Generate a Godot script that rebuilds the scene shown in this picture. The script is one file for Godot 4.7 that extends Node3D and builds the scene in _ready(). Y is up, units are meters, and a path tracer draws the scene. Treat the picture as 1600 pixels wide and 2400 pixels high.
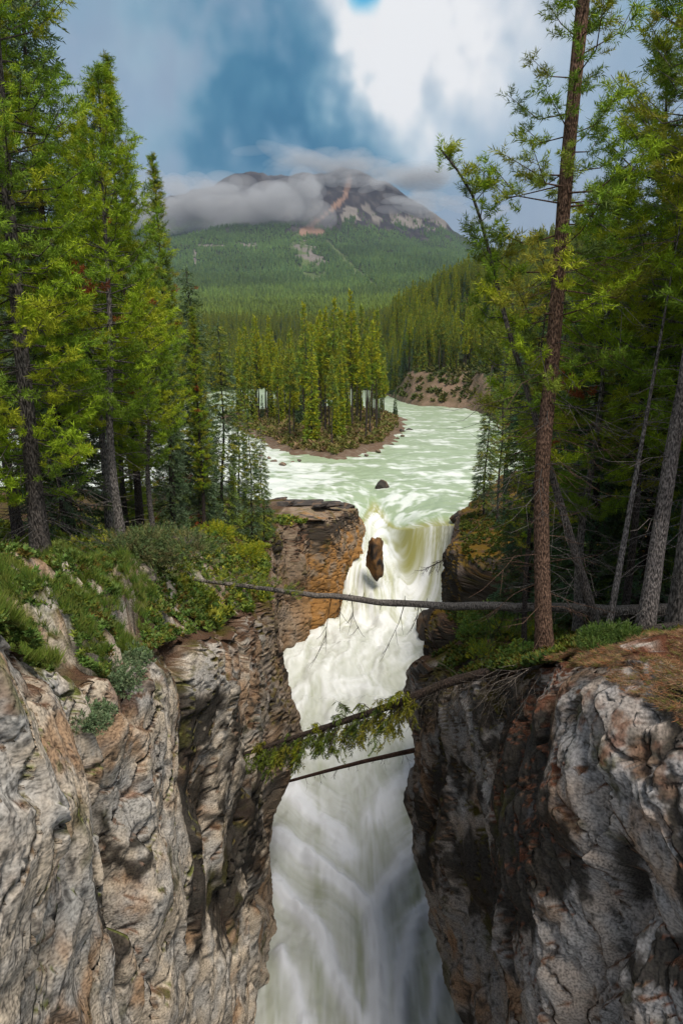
extends Node3D
# A canyon with a waterfall below a forested valley and a cloud-capped mountain.
# Metres, y up; the level of the upper river is y = 0 and the valley runs along -z ("f" below is -z).

const EYE := Vector3(0, 12, 0)
const PITCH := -12.1

var rng := RandomNumberGenerator.new()
var n_big := noise(11, 0.16, 3)
var n_mid := noise(12, 0.55, 4)
var n_fine := noise(13, 2.2, 4)
var n_ridge := noise(14, 0.5, 4, FastNoiseLite.FRACTAL_RIDGED)
var n_stain := noise(15, 0.45, 5)
var n_tint := noise(16, 0.9, 4)
var n_cell := noise(17, 0.8, 2)
var n_far := noise(18, 0.0011, 5)
var n_wave := noise(19, 0.22, 4)
var n_streak := noise(20, 1.0, 3)
var n_warp := noise(21, 0.35, 2)
var n_speck := noise(23, 7.0, 3)
var n_block := blocks(24, 0.55)
var n_sky := noise(22, 2.0, 6)

var names := {}

# ---------------------------------------------------------------- helpers

func noise(s: int, freq: float, octaves: int, fractal := FastNoiseLite.FRACTAL_FBM) -> FastNoiseLite:
	var n := FastNoiseLite.new()
	n.seed = s
	n.noise_type = FastNoiseLite.TYPE_SIMPLEX_SMOOTH
	n.frequency = freq
	n.fractal_type = fractal if octaves > 1 else FastNoiseLite.FRACTAL_NONE
	n.fractal_octaves = octaves
	return n

func blocks(s: int, freq: float) -> FastNoiseLite:
	# one value for each cell of a cracked mass
	var n := noise(s, freq, 1)
	n.noise_type = FastNoiseLite.TYPE_CELLULAR
	n.cellular_return_type = FastNoiseLite.RETURN_CELL_VALUE
	n.cellular_jitter = 0.9
	return n

func numbered(called: String) -> String:
	var k: int = names.get(called, 0)
	names[called] = k + 1
	return called if k == 0 else "%s_%03d" % [called, k]

func tag(o: Node, label: String, category: String, group := "", kind := "") -> Node:
	o.set_meta("label", label)
	if category: o.set_meta("category", category)
	if group: o.set_meta("group", group)
	if kind: o.set_meta("kind", kind)
	return o

func setting(o: Node, label := "") -> Node:
	o.set_meta("kind", "structure")
	if label: o.set_meta("label", label)
	return o

func inst(called: String, mesh: Mesh, mat: Material, parent: Node = self) -> MeshInstance3D:
	var o := MeshInstance3D.new()
	o.name = numbered(called) if parent == self else called
	o.mesh = mesh
	if mat: o.material_override = mat
	parent.add_child(o, true)
	return o

func base(called: String, at: Vector3) -> Node3D:
	var o := Node3D.new()
	o.name = numbered(called)
	add_child(o)
	o.position = at
	return o

func lut(points: Array, lo: float, hi: float, step: float, soft: float) -> PackedFloat32Array:
	# A curve through (key, value) points, sampled evenly and smoothed.
	var raw := PackedFloat32Array()
	var n := int((hi - lo) / step) + 2
	var k := 0
	for i in n:
		var x := lo + i * step
		while k < points.size() - 2 and x > points[k + 1][0]:
			k += 1
		var a: Array = points[k]
		var b: Array = points[k + 1]
		raw.append(lerpf(a[1], b[1], clampf((x - a[0]) / (b[0] - a[0]), 0, 1)))
	var h := int(soft / step)
	if h < 1:
		return raw
	for pass_no in 2:
		var out := PackedFloat32Array()
		for i in n:
			var s := 0.0
			for j in range(-h, h + 1):
				s += raw[clampi(i + j, 0, n - 1)]
			out.append(s / (2 * h + 1))
		raw = out
	return raw

func read(t: PackedFloat32Array, lo: float, step: float, x: float) -> float:
	var p := (x - lo) / step
	var i := clampi(int(p), 0, t.size() - 2)
	return lerpf(t[i], t[i + 1], clampf(p - i, 0, 1))

func grid_mesh(pos: PackedVector3Array, col: PackedColorArray, nu: int, nv: int, flip: bool, keep := PackedByteArray(), want := 0) -> ArrayMesh:
	# nu columns by nv rows; normals from neighbours; only the quads whose keep value is wanted.
	var nrm := PackedVector3Array()
	nrm.resize(pos.size())
	for r in nv:
		var r0 := maxi(r - 1, 0) * nu
		var r1 := mini(r + 1, nv - 1) * nu
		for c in nu:
			var a := pos[r * nu + mini(c + 1, nu - 1)] - pos[r * nu + maxi(c - 1, 0)]
			var b := pos[r1 + c] - pos[r0 + c]
			var n := a.cross(b).normalized()
			nrm[r * nu + c] = -n if flip else n
	var idx := PackedInt32Array()
	var some := keep.size() > 0
	for r in nv - 1:
		for c in nu - 1:
			if some and keep[r * nu + c] != want:
				continue
			var i := r * nu + c
			if flip:
				idx.append_array([i, i + 1, i + nu, i + 1, i + nu + 1, i + nu])
			else:
				idx.append_array([i, i + nu, i + 1, i + 1, i + nu, i + nu + 1])
	var arr := []
	arr.resize(Mesh.ARRAY_MAX)
	arr[Mesh.ARRAY_VERTEX] = pos
	arr[Mesh.ARRAY_NORMAL] = nrm
	arr[Mesh.ARRAY_COLOR] = col
	arr[Mesh.ARRAY_INDEX] = idx
	var m := ArrayMesh.new()
	m.add_surface_from_arrays(Mesh.PRIMITIVE_TRIANGLES, arr)
	return m

func grid_steepness(pos: PackedVector3Array, nu: int, nv: int) -> PackedFloat32Array:
	var out := PackedFloat32Array()
	out.resize(pos.size())
	for r in nv:
		var r0 := maxi(r - 1, 0) * nu
		var r1 := mini(r + 1, nv - 1) * nu
		for c in nu:
			var a := pos[r * nu + mini(c + 1, nu - 1)] - pos[r * nu + maxi(c - 1, 0)]
			out[r * nu + c] = absf(a.cross(pos[r1 + c] - pos[r0 + c]).normalized().y)
	return out

func noise_texture(s: int, freq: float, octaves: int, ramp: Array, size := 512, fractal := FastNoiseLite.FRACTAL_FBM) -> ImageTexture:
	# A seamless grey noise picture, its values sent through a ramp of [value, colour] stops.
	var n := noise(s, freq, octaves, fractal)
	var im := n.get_seamless_image(size, size)
	if ramp.is_empty():
		return ImageTexture.create_from_image(im)
	var g := Gradient.new()
	g.offsets = PackedFloat32Array(ramp.map(func(p): return p[0]))
	g.colors = PackedColorArray(ramp.map(func(p): return p[1]))
	var table := PackedByteArray()
	for i in 256:
		var c := g.sample(i / 255.0)
		table.append_array([int(c.r * 255), int(c.g * 255), int(c.b * 255)])
	var src := im.get_data()
	var dst := PackedByteArray()
	dst.resize(size * size * 3)
	for i in size * size:
		var v := src[i] * 3
		dst[i * 3] = table[v]
		dst[i * 3 + 1] = table[v + 1]
		dst[i * 3 + 2] = table[v + 2]
	return ImageTexture.create_from_image(Image.create_from_data(size, size, false, Image.FORMAT_RGB8, dst))

func surface(rough: float, tex: Texture2D = null, bump: Texture2D = null, scale := 1.0, relief := 3.0, world := true) -> StandardMaterial3D:
	var m := StandardMaterial3D.new()
	m.roughness = rough
	m.metallic_specular = 0.3
	m.vertex_color_use_as_albedo = true
	m.uv1_triplanar = true
	m.uv1_world_triplanar = world
	m.uv1_scale = Vector3.ONE * scale
	if tex: m.albedo_texture = tex
	if bump:
		m.heightmap_enabled = true
		m.heightmap_texture = bump
		m.heightmap_scale = relief
	return m

func mix3(a: Color, b: Color, t: float) -> Color:
	return a.lerp(b, clampf(t, 0, 1))

func grey(v: float) -> Color:
	return Color(v, v, v)

# ---------------------------------------------------------------- the course of the canyon

# where the left and right walls stand, by f
var left_x := lut([[0, -3.6], [3, -3.35], [5, -3.35], [7, -3.3], [8.2, -3.38], [8.55, -3.8], [8.9, -3.95], [9.2, -3.72], [9.5, -3.55], [9.7, -4.9], [10.1, -5.2], [10.45, -4.2], [10.8, -3.72], [13, -3.7], [15, -3.6], [16, -3.45], [18, -3.2], [19, -3.15], [19.4, -3.7], [21, -3.55], [23, -3.1], [25, -2.75], [26.5, -2.55], [28, -3.2], [32, -3.35], [36, -3.65], [40, -4.2], [43, -4.3], [44.6, -3.8], [45.6, -2.6], [46.6, -2.1], [47.2, -0.9], [49, -0.35], [51, 0.0], [52, 0.5], [54, 1.25], [55.3, 1.3], [56.2, 0.4], [57.2, -1.4], [58.6, -5], [60, -9], [61, -13], [66, -40]], 0, 66, 0.05, 0.1)
var right_x := lut([[0, 6.5], [5, 5.5], [6.5, 5.0], [7.5, 4.6], [8.5, 4.05], [9.3, 3.6], [10, 3.4], [12, 3.5], [14, 3.4], [16, 3.2], [18, 2.9], [19.5, 2.65], [21, 2.6], [22.3, 3.6], [24, 5.2], [28.2, 5.9], [29.2, 4.5], [31, 4.35], [32.4, 4.6], [33.2, 7.4], [34.2, 9.0], [37.9, 9.6], [38.6, 6.9], [41, 6.85], [43, 7.3], [46, 7.8], [50, 8.6], [53, 9.3], [55, 9.7], [58, 10.6], [62, 12.5], [70, 16], [90, 22]], 0, 90, 0.05, 0.15)
# how high their rims are, and the ground three metres behind the rim
var left_top := lut([[0, 10.0], [6, 9.7], [6.9, 9.3], [7.8, 8.7], [8.7, 8.0], [10, 7.0], [12.6, 6.1], [16, 5.3], [20, 4.3], [23, 3.4], [28, 2.6], [33, 2.1], [40, 1.7], [46, 1.4], [50, 1.0], [54, 0.7], [57, 0.25], [66, 0.2]], 0, 66, 0.1, 0.6)
var left_ground := lut([[0, 10.4], [6, 10.0], [8, 9.3], [12, 8.3], [16, 7.6], [20, 7.0], [25, 5.6], [30, 4.2], [36, 3.0], [42, 2.2], [48, 1.6], [54, 1.0], [60, 0.5], [66, 0.4]], 0, 66, 0.1, 1.0)
var right_top := lut([[0, 7.5], [8, 7.2], [9.5, 7.3], [11, 6.9], [12, 6.4], [14, 5.5], [16, 4.4], [18, 3.3], [20, 2.7], [24, 1.6], [28, 0.8], [31, 0.6], [33, 0.2], [34, -1.0], [37.6, -1.6], [38.6, 1.2], [41, 1.2], [45, 1.0], [50, 0.8], [55, 0.5], [60, 0.3], [90, 0.3]], 0, 90, 0.1, 0.4)
var right_ground := lut([[0, 7.7], [10, 7.5], [13, 6.5], [15, 5.5], [17.2, 4.25], [20, 3.75], [22, 3.2], [25, 2.2], [28, 1.2], [31, 0.3], [33.5, -0.8], [37.6, -1.5], [38.7, 1.4], [42, 1.6], [50, 1.3], [55, 1.0], [62, 0.7], [90, 0.9]], 0, 90, 0.1, 0.3)
# the water from the gorge up to the foot of the fall
var gorge_y := lut([[0, -13.3], [14, -12.8], [21, -12.1], [26, -11.5], [33, -10.5], [36, -10.0], [39, -9.0], [41, -8.2], [44, -7.2], [47, -6.7], [50, -6.4], [70, -6.4]], 0, 70, 0.1, 0.8)

# steps of bedrock that stand out of the left bank: [x, f, reach across, reach along, height]
var ledges := [[-5.0, 13.6, 0.75, 0.9, 0.34], [-4.75, 11.7, 0.6, 1.0, 0.28], [-4.75, 15.2, 0.6, 0.8, 0.38], [-5.9, 12.3, 0.8, 0.7, 0.2]]

func rim(left: bool, f: float) -> float:
	if left:
		return read(left_top, 0, 0.1, f) + (0.30 * n_mid.get_noise_1d(f * 1.5) + 0.13 * n_fine.get_noise_1d(f * 0.9)) * smoothstep(52.0, 44.0, f)
	return read(right_top, 0, 0.1, f) + (0.28 * n_mid.get_noise_1d(f * 1.6 + 300) + 0.13 * n_fine.get_noise_1d(f * 0.9 + 90)) * smoothstep(58.0, 48.0, f)

func left_floor(x: float, f: float) -> float:
	var w := read(left_x, 0, 0.05, f) - x
	var t := smoothstep(0.0, 2.7, w)
	var y := lerpf(rim(true, f), read(left_ground, 0, 0.1, f), t) + 0.035 * maxf(0, w - 3)
	y += 1.4 * t * (1.0 - t) * (n_ridge.get_noise_2d(x * 1.5, f * 1.1) + 0.2) * smoothstep(30.0, 22.0, f)
	if f < 19.0:
		for a in ledges:
			var q := Vector2((x - a[0]) / a[2], (f - a[1]) / a[3]).length() + 0.9 * n_mid.get_noise_2d(x * 1.3, f * 1.3 + 20)
			y += a[4] * smoothstep(1.0, 0.86, q) + a[4] * 0.6 * smoothstep(0.66, 0.54, q)
	return y + t * (0.22 * n_mid.get_noise_2d(x * 0.6, f * 0.6) + 0.35 * n_big.get_noise_2d(x, f))

func right_floor(x: float, f: float) -> float:
	var w := x - read(right_x, 0, 0.05, f)
	var t := smoothstep(0.0, 2.2, w)
	var y := lerpf(rim(false, f), read(right_ground, 0, 0.1, f), t) + 0.02 * maxf(0, w - 3)
	y += 0.22 * n_mid.get_noise_2d(x * 0.8, f * 0.8) * smoothstep(13.0, 11.0, f)
	return y + t * (0.2 * n_mid.get_noise_2d(x * 0.6 + 40, f * 0.6) + 0.4 * n_big.get_noise_2d(x + 90, f))

# ---------------------------------------------------------------- sky

func make_sky() -> Sky:
	# Broken overcast: white cloud, lilac-grey cloud and teal gaps.
	var w := 1536
	var h := 768
	var data := PackedByteArray()
	data.resize(w * h * 3)
	var white := Color(0.92, 0.92, 0.925)
	var lilac := Color(0.56, 0.62, 0.70)
	var pale := Color(0.56, 0.67, 0.76)
	var teal := Color(0.13, 0.40, 0.54)
	var open_sky := Color(0.03, 0.56, 0.80)
	# [azimuth, elevation, reach across, reach up, amount] of the gaps and of the thick bright cloud
	var gaps := [[-4.2, 18.6, 7.5, 5.0, 0.85], [-7.0, 25, 6, 6, 0.5], [-1.5, 15.0, 10, 3.0, 0.45], [-20, 28, 7, 6, 0.5], [30, 30, 9, 6, 0.8], [-42, 22, 9, 6, 0.9], [52, 26, 10, 6, 0.8]]
	var lumps := [[8.5, 22.5, 7, 5.5, 1.1], [3, 21.5, 3.2, 4, 0.7], [-13, 19, 4, 5, 0.2], [-20, 33, 10, 8, 0.6], [24, 36, 11, 8, 0.8], [-38, 36, 11, 8, 0.8], [44, 40, 12, 8, 0.8], [0, 36, 10, 6, 0.7]]
	for r in h:
		var el := 90.0 - (r + 0.5) / h * 180.0
		if el < -1:
			for c in w:
				var o := (r * w + c) * 3
				data[o] = 118; data[o + 1] = 122; data[o + 2] = 122
			continue
		var ce := cos(deg_to_rad(el))
		var se := sin(deg_to_rad(el))
		for c in w:
			var az := fposmod((c + 0.5) / w * 360.0 + 180.0, 360.0) - 180.0
			var a := deg_to_rad(az)
			var d := Vector3(sin(a) * ce, se * 1.25, -cos(a) * ce)
			var q := n_sky.get_noise_3dv(d * 1.6)
			var q2 := n_sky.get_noise_3d(d.x * 5.0 + 7, d.y * 3.2, d.z * 5.0)
			var q4 := n_sky.get_noise_3d(d.x * 15.0 + 3, d.y * 5.0, d.z * 15.0)
			var far := smoothstep(32.0, 62.0, absf(az)) + smoothstep(34.0, 50.0, el)
			var gap := 0.0
			var lump := 0.0
			if far < 1.0:
				var wa := az + q2 * 5.0 + q * 2.0
				var we := el + q * 3.0 + q2 * 2.0
				for g in gaps:
					var gx: float = (wa - g[0]) / g[2]
					var gy: float = (we - g[1]) / g[3]
					gap += g[4] * exp(-gx * gx - gy * gy)
				for g in lumps:
					var gx: float = (wa - g[0]) / g[2]
					var gy: float = (we - g[1]) / g[3]
					lump += g[4] * exp(-gx * gx - gy * gy)
			var far_k := minf(far, 1.0)
			var q3 := n_sky.get_noise_3d(d.x * 1.1 - 9, d.y * 1.1, d.z * 1.1)
			gap = lerpf(gap, smoothstep(0.08, 0.6, q3) * 0.9, far_k)
			lump = lerpf(lump, smoothstep(-0.3, 0.3, -q3 + q * 0.4), far_k)  # out of view the cloud is made whiter, to add light
			var low := smoothstep(17.0, 9.0, el)
			var col := lilac.lerp(pale, clampf(0.45 + q * 0.9, 0, 1) * (1.0 - low)).lerp(Color(0.54, 0.61, 0.68), low * 0.7)
			col = col.lerp(teal, clampf(gap * (1.0 + q2 * 1.0 + q * 0.3 + q4 * 0.5), 0, 0.95))
			col = col.lerp(white, clampf(lump * (0.98 + q2 * 0.7 + q4 * 0.3) + q2 * 0.12 + q4 * 0.10, 0, 0.97))
			var hole := exp(-pow((az - 2.4 + q2 * 2.0) / 1.1, 2.0) - pow((el - 24.9 + q * 2.0) / 1.5, 2.0)) * 1.3
			col = col.lerp(open_sky, clampf(hole - 0.25, 0, 1))
			var o := (r * w + c) * 3
			data[o] = int(clampf(col.r, 0, 1) * 255)
			data[o + 1] = int(clampf(col.g, 0, 1) * 255)
			data[o + 2] = int(clampf(col.b, 0, 1) * 255)
	var pan := PanoramaSkyMaterial.new()
	pan.panorama = ImageTexture.create_from_image(Image.create_from_data(w, h, false, Image.FORMAT_RGB8, data))
	var s := Sky.new()
	s.sky_material = pan
	return s

# ---------------------------------------------------------------- rock

var lichen_shade_left := [
	# [f, y, reach along, reach up, amount] of the black lichen, water stains and painted crevice shade on the left wall
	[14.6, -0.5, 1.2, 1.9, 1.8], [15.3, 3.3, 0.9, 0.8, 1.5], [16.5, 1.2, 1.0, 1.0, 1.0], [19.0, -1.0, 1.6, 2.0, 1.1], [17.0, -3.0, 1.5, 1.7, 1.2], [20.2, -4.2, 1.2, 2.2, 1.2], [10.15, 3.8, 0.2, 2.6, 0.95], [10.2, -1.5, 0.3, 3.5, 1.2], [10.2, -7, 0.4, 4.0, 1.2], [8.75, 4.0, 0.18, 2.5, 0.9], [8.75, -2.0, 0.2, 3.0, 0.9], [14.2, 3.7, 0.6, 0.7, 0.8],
	[18.2, 2.6, 1.2, 1.3, 0.9], [24, -6, 2.5, 3.5, 0.6], [10.0, -2.5, 0.6, 2.5, 0.5], [9.2, 6.2, 0.5, 0.6, 0.8], [27, 0.5, 3.0, 1.6, 0.7], [37, 0.5, 6, 0.9, 0.8], [46.5, 0.4, 3, 1.0, 1.0], [51, 0.2, 3, 0.5, 1.0]]
var dark_right := [  # dark patches of the right wall: lichen, its hollow, the side past the corner
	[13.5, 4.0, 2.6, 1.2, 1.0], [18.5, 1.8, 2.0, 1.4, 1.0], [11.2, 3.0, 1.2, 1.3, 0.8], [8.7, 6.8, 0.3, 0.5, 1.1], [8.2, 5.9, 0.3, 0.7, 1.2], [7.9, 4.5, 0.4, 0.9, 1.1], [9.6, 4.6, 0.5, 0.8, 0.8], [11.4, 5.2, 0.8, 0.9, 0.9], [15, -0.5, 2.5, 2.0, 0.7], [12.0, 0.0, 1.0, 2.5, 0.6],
	[20, -3, 2, 2.5, 0.7], [22, -9, 3, 3, 0.8], [31, -1.5, 2.5, 2.2, 1.2], [40.5, -1.5, 3, 2.6, 1.5], [46, -2, 3, 3, 0.9], [7.6, 4.5, 0.4, 1.2, 0.7]]

func patches(list: Array, f: float, y: float) -> float:
	var s := 0.0
	for p in list:
		var a: float = (f - p[0]) / p[2]
		var b: float = (y - p[1]) / p[3]
		var r := a * a + b * b
		if r < 4.0:
			s += p[4] * exp(-r * 1.1)
	return s

func rock_color(p: Vector3, left: bool) -> Color:
	var f := -p.z
	var s := n_stain.get_noise_3d(p.x, p.y * 0.45, p.z)
	var t := n_tint.get_noise_3dv(p)
	var tf := n_fine.get_noise_3d(p.x, p.y * 0.7, p.z)
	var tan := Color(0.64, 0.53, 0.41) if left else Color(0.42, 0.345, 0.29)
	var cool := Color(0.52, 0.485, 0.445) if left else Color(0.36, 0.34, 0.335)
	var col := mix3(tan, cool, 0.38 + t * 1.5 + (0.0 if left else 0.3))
	var rust := smoothstep(0.12, 0.42, n_tint.get_noise_3d(p.x * 0.6 + 31, p.y * 0.5, p.z * 0.6) + tf * 0.15)
	col = mix3(col, Color(0.42, 0.235, 0.115), rust * 0.75)
	col = mix3(col, Color(0.55, 0.52, 0.48), smoothstep(0.25, 0.5, tf + t * 0.4) * (0.6 if left else 0.3))
	if left and f > 21.0:
		# the browner, thin-bedded far part of the wall
		var far := smoothstep(21.0, 26.0, f)
		col = mix3(col, Color(0.25, 0.165, 0.10), 0.75 * far)
		var wet := smoothstep(44.0, 47.0, f) * smoothstep(-0.25, 0.25, t + 0.15 - (p.y + 2.5) * 0.12)
		col = mix3(col, Color(0.46, 0.235, 0.075), wet)
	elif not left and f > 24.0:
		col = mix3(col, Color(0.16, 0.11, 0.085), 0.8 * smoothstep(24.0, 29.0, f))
	var dark := patches(lichen_shade_left if left else dark_right, f + n_warp.get_noise_3d(p.y, p.x, f) * 1.6, p.y + tf * 0.8)
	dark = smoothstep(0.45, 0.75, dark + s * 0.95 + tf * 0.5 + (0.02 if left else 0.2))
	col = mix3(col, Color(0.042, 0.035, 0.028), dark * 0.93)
	# black lichen specks
	var speck := n_speck.get_noise_3d(p.x, p.y * 0.7, p.z)
	col = mix3(col, Color(0.055, 0.048, 0.042), smoothstep(0.24, 0.40, speck + s * 0.4 + t * 0.25 - (0.05 if left else 0.0)) * 0.8)
	# green-brown moss where damp ledges hold it
	var moss := smoothstep(0.35, 0.55, n_stain.get_noise_3d(p.x + 70, p.y, p.z * 0.8) + tf * 0.25)
	return mix3(col, Color(0.075, 0.07, 0.015), moss * 0.7)

func cliff_side(left: bool, rock: Material, soil: Material) -> void:
	var rows := PackedFloat32Array()
	var f := 3.6
	var end := 62.0 if left else 74.0
	while f < end:
		rows.append(f)
		if left:
			f += clampf(f * f / 3000.0, 0.026, 0.16) if f < 43.0 else (0.075 if f < 58.0 else 0.4)
		else:
			f += clampf(f * f / 3000.0, 0.026, 0.14) if f < 48.0 else 0.35
	var nv := rows.size()
	var nw := 295
	var ng := 92
	var nu := nw + ng
	var sgn := 1.0 if left else -1.0
	var pos := PackedVector3Array()
	pos.resize(nu * nv)
	var tx: PackedFloat32Array = left_x if left else right_x
	var off := 0.0 if left else 57.0
	for r in nv:
		var fr := rows[r]
		var top := rim(left, fr)
		var edge := read(tx, 0, 0.05, fr)
		for c in ng:
			var w := 48.0 * pow(1.0 - c / float(ng), 3.0)
			var x := edge - sgn * w
			var y := left_floor(x, fr) if left else right_floor(x, fr)
			var near := smoothstep(1.3, 0.0, w)
			var fine := n_fine.get_noise_2d(x, fr) * 0.05
			pos[r * nu + c] = Vector3(x + sgn * near * (rock_push(Vector3(edge, top, -fr), left, off) + wall_lean(left, fr, top, top)), y + fine, -fr)
		for c in nw:
			var t := (c + 1) / float(nw)
			var y := top - (top + 14.6) * pow(t, 1.45)
			var wf := fr + 0.5 * n_warp.get_noise_2d(y * 0.55, fr * 0.35 + off)
			var x := read(tx, 0, 0.05, wf)
			x += sgn * wall_lean(left, fr, y, top)
			var p := Vector3(x, y, -fr)
			var k := rock_push(p, left, off)
			pos[r * nu + ng + c] = p + Vector3(sgn * k, 0, k * 0.35 * n_mid.get_noise_3d(p.x, p.y, p.z + 30))
	var steep := grid_steepness(pos, nu, nv)
	var col := PackedColorArray()
	col.resize(nu * nv)
	var keep := PackedByteArray()
	keep.resize(nu * nv)
	for i in pos.size():
		var p := pos[i]
		var c := i % nu
		var fine := n_fine.get_noise_3dv(p)
		var bare := steep[i] + fine * 0.22 + n_mid.get_noise_3dv(p) * 0.25 < 0.66
		if not left and c < ng + 40 and -p.z < 10.8 and p.x < 5.4 + fine:
			var inland := p.x - read(right_x, 0, 0.05, -p.z)
			bare = bare or inland < 1.5 + 2.6 * n_tint.get_noise_3dv(p * 0.8) + fine * 1.4
		if c < ng - ((34 if left else 30) if -p.z < 30.0 else 36): bare = false
		if not left and -p.z > 36.8 and -p.z < 40.0 and p.x < 14.0: bare = steep[i] + fine * 0.2 < 0.62
		if left and -p.z > 46.5 and c > ng - 42: bare = true
		if c > ng + 140: bare = true
		keep[i] = 0 if bare else 1
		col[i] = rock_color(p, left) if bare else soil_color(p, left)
		if bare and c < ng + 30:
			# needles, earth and moss caught on the rim
			col[i] = mix3(col[i], soil_color(p, left), smoothstep(0.0, 0.4, fine + n_tint.get_noise_3dv(p * 1.7)) * 0.8)
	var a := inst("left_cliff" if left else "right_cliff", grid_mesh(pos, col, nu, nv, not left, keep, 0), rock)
	setting(a, "tall pale and black stained limestone wall left of the gorge" if left else "grey limestone wall with black lichen right of the gorge")
	var b := inst("left_forest_floor" if left else "right_forest_floor", grid_mesh(pos, col, nu, nv, not left, keep, 1), soil)
	setting(b, "grassy rim and forest floor above the left wall" if left else "mossy rim and needle litter above the right wall")

func wall_lean(left: bool, f: float, y: float, top: float) -> float:
	# how far the wall stands out into the gorge at this height; the rim is rounded off
	var k := -0.55 * exp(-(top - y) / 0.5)
	if left:
		k += 0.55 * exp(-pow((f - 25.5) / 2.0, 2.0) - pow((y + 3.4) / 2.2, 2.0))
		k -= 0.05 * maxf(0, -2.0 - y) * smoothstep(14.0, 22.0, f)
		k += 0.35 * exp(-pow((f - 8.0) / 1.6, 2.0) - pow((y - 2.0) / 3.0, 2.0))
		k += 0.5 * smoothstep(4.0, 0.0, y) * smoothstep(7.2, 6.4, f)
	else:
		k += 0.25 * exp(-pow((f - 20) / 2.5, 2.0) - pow((y + 0.8) / 2.4, 2.0))
		k -= 0.26 * maxf(0, -3.0 - y) * smoothstep(13.0, 18.0, f) * smoothstep(34.0, 27.0, f)
		k -= 0.1 * maxf(0, 5.5 - y) * smoothstep(14.0, 10.0, f) * 0.3
		# a hollow under the rim of the near block, and the slanting slab below it
		k -= 0.75 * exp(-pow((f - 8.75 - (3.0 - y) * 0.12) / 0.3, 2.0)) * smoothstep(5.6, 4.6, y)
		k += 0.3 * exp(-pow((f - 9.6 + (2.0 - y) * 0.2) / 0.6, 2.0)) * smoothstep(5.0, 3.5, y)
	return k

func rock_push(p: Vector3, left: bool, off: float) -> float:
	var f := -p.z
	var a := n_big.get_noise_3d(p.x + off, p.y * 0.8, p.z * 1.3) * 0.8
	a += n_mid.get_noise_3d(p.x + off, p.y * 0.55, p.z * 1.1) * 0.16
	# upright joints and slanting breaks
	var slant := p.y * (0.25 if left else 0.75)
	a += (n_ridge.get_noise_3d(p.x, p.y * 0.22 + off, p.z * 1.3 + slant) - 0.2) * (0.08 + 0.10 * smoothstep(10.0, 20.0, f) if left else 0.22)
	var cr := absf(n_cell.get_noise_3d(p.x * 0.6, p.y * 0.5 + off, p.z * 0.9 + slant))
	a -= 0.26 * smoothstep(0.035, 0.0, cr)
	var cr2 := absf(n_cell.get_noise_3d(p.x * 1.6 + 60, p.y * 0.7 + off, p.z * 2.1 - slant))
	a -= 0.09 * smoothstep(0.05, 0.0, cr2)
	# blocks between the joints, set forward or back
	var wob := n_mid.get_noise_3d(p.x, p.y * 0.6, p.z) * 0.35
	var set_out := 0.0
	var small := 0.0
	for j in 5:
		# the edges are worn over about a hand's breadth
		var e := (j - 2) * 0.045
		set_out += n_block.get_noise_3d(p.x + off, p.y * 0.26 + wob + e * 0.3, (p.z + e) * 0.95 + slant * 0.5 + wob)
		small += n_block.get_noise_3d(p.x * 2.3 + 40, (p.y + e) * 1.1 + wob, (p.z + e * 0.6) * 2.2 + slant + wob)
	a += set_out * 0.2 * (0.28 if left else 0.2) + small * 0.2 * 0.12
	# bedding
	var bed := p.y * (2.2 if f < 40.0 else 1.1) + n_warp.get_noise_3d(p.x, p.y * 2.0, p.z) * 2.4 + f * 0.05
	var step := floorf(bed)
	var saw := absf(bed - step - 0.5) * 2.0
	var amount := (0.01 + 0.07 * smoothstep(15.0, 22.0, f)) if left else 0.03
	if f > 40.0: amount = 0.14 if left else 0.07
	amount *= 0.5 + fposmod(step * 0.618, 1.0)
	a += amount * (smoothstep(0.0, 0.35, saw) - 0.5)
	a += n_fine.get_noise_3d(p.x, p.y * 0.8, p.z) * 0.03
	return a

func soil_color(p: Vector3, left: bool) -> Color:
	var a := n_tint.get_noise_3d(p.x * 0.7, 3, p.z * 0.7)
	var b := n_fine.get_noise_3d(p.x, p.y, p.z)
	var f := -p.z
	var litter := Color(0.19, 0.115, 0.075)
	var moss := Color(0.14, 0.12, 0.025)
	var green := Color(0.15, 0.17, 0.045)
	var red := Color(0.20, 0.085, 0.05)
	var col := mix3(litter, moss, smoothstep(-0.1, 0.25, a + b * 0.3))
	if left:
		col = mix3(col, green, smoothstep(17.0, 13.0, f) * smoothstep(-0.3, 0.1, a))
		# the trodden path down to the rim
		var path := exp(-pow((p.x + 4.15 + 0.22 * (f - 12.4)) / 0.28, 2.0)) * smoothstep(9.5, 11.0, f) * smoothstep(18.0, 15.0, f)
		col = mix3(col, Color(0.30, 0.19, 0.14), path * 1.3 + b * 0.3)
	else:
		if f < 13.0:
			col = mix3(col, red, smoothstep(-0.3, 0.1, a + b * 0.4))
		elif f > 30.0:
			col = mix3(col, Color(0.27, 0.165, 0.02), smoothstep(-0.3, 0.1, a))
	return mix3(col, Color(0.25, 0.2, 0.15), smoothstep(0.3, 0.5, b) * 0.5)

# ---------------------------------------------------------------- water

func lip_f(x: float) -> float:
	# the line where the water starts to fall: a notch left of the middle, a long brink on the right
	return 54.4 + 8.5 * exp(-pow((x - 3.2) / 1.45, 2.0)) - 0.22 * maxf(0, x - 4.5)

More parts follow.
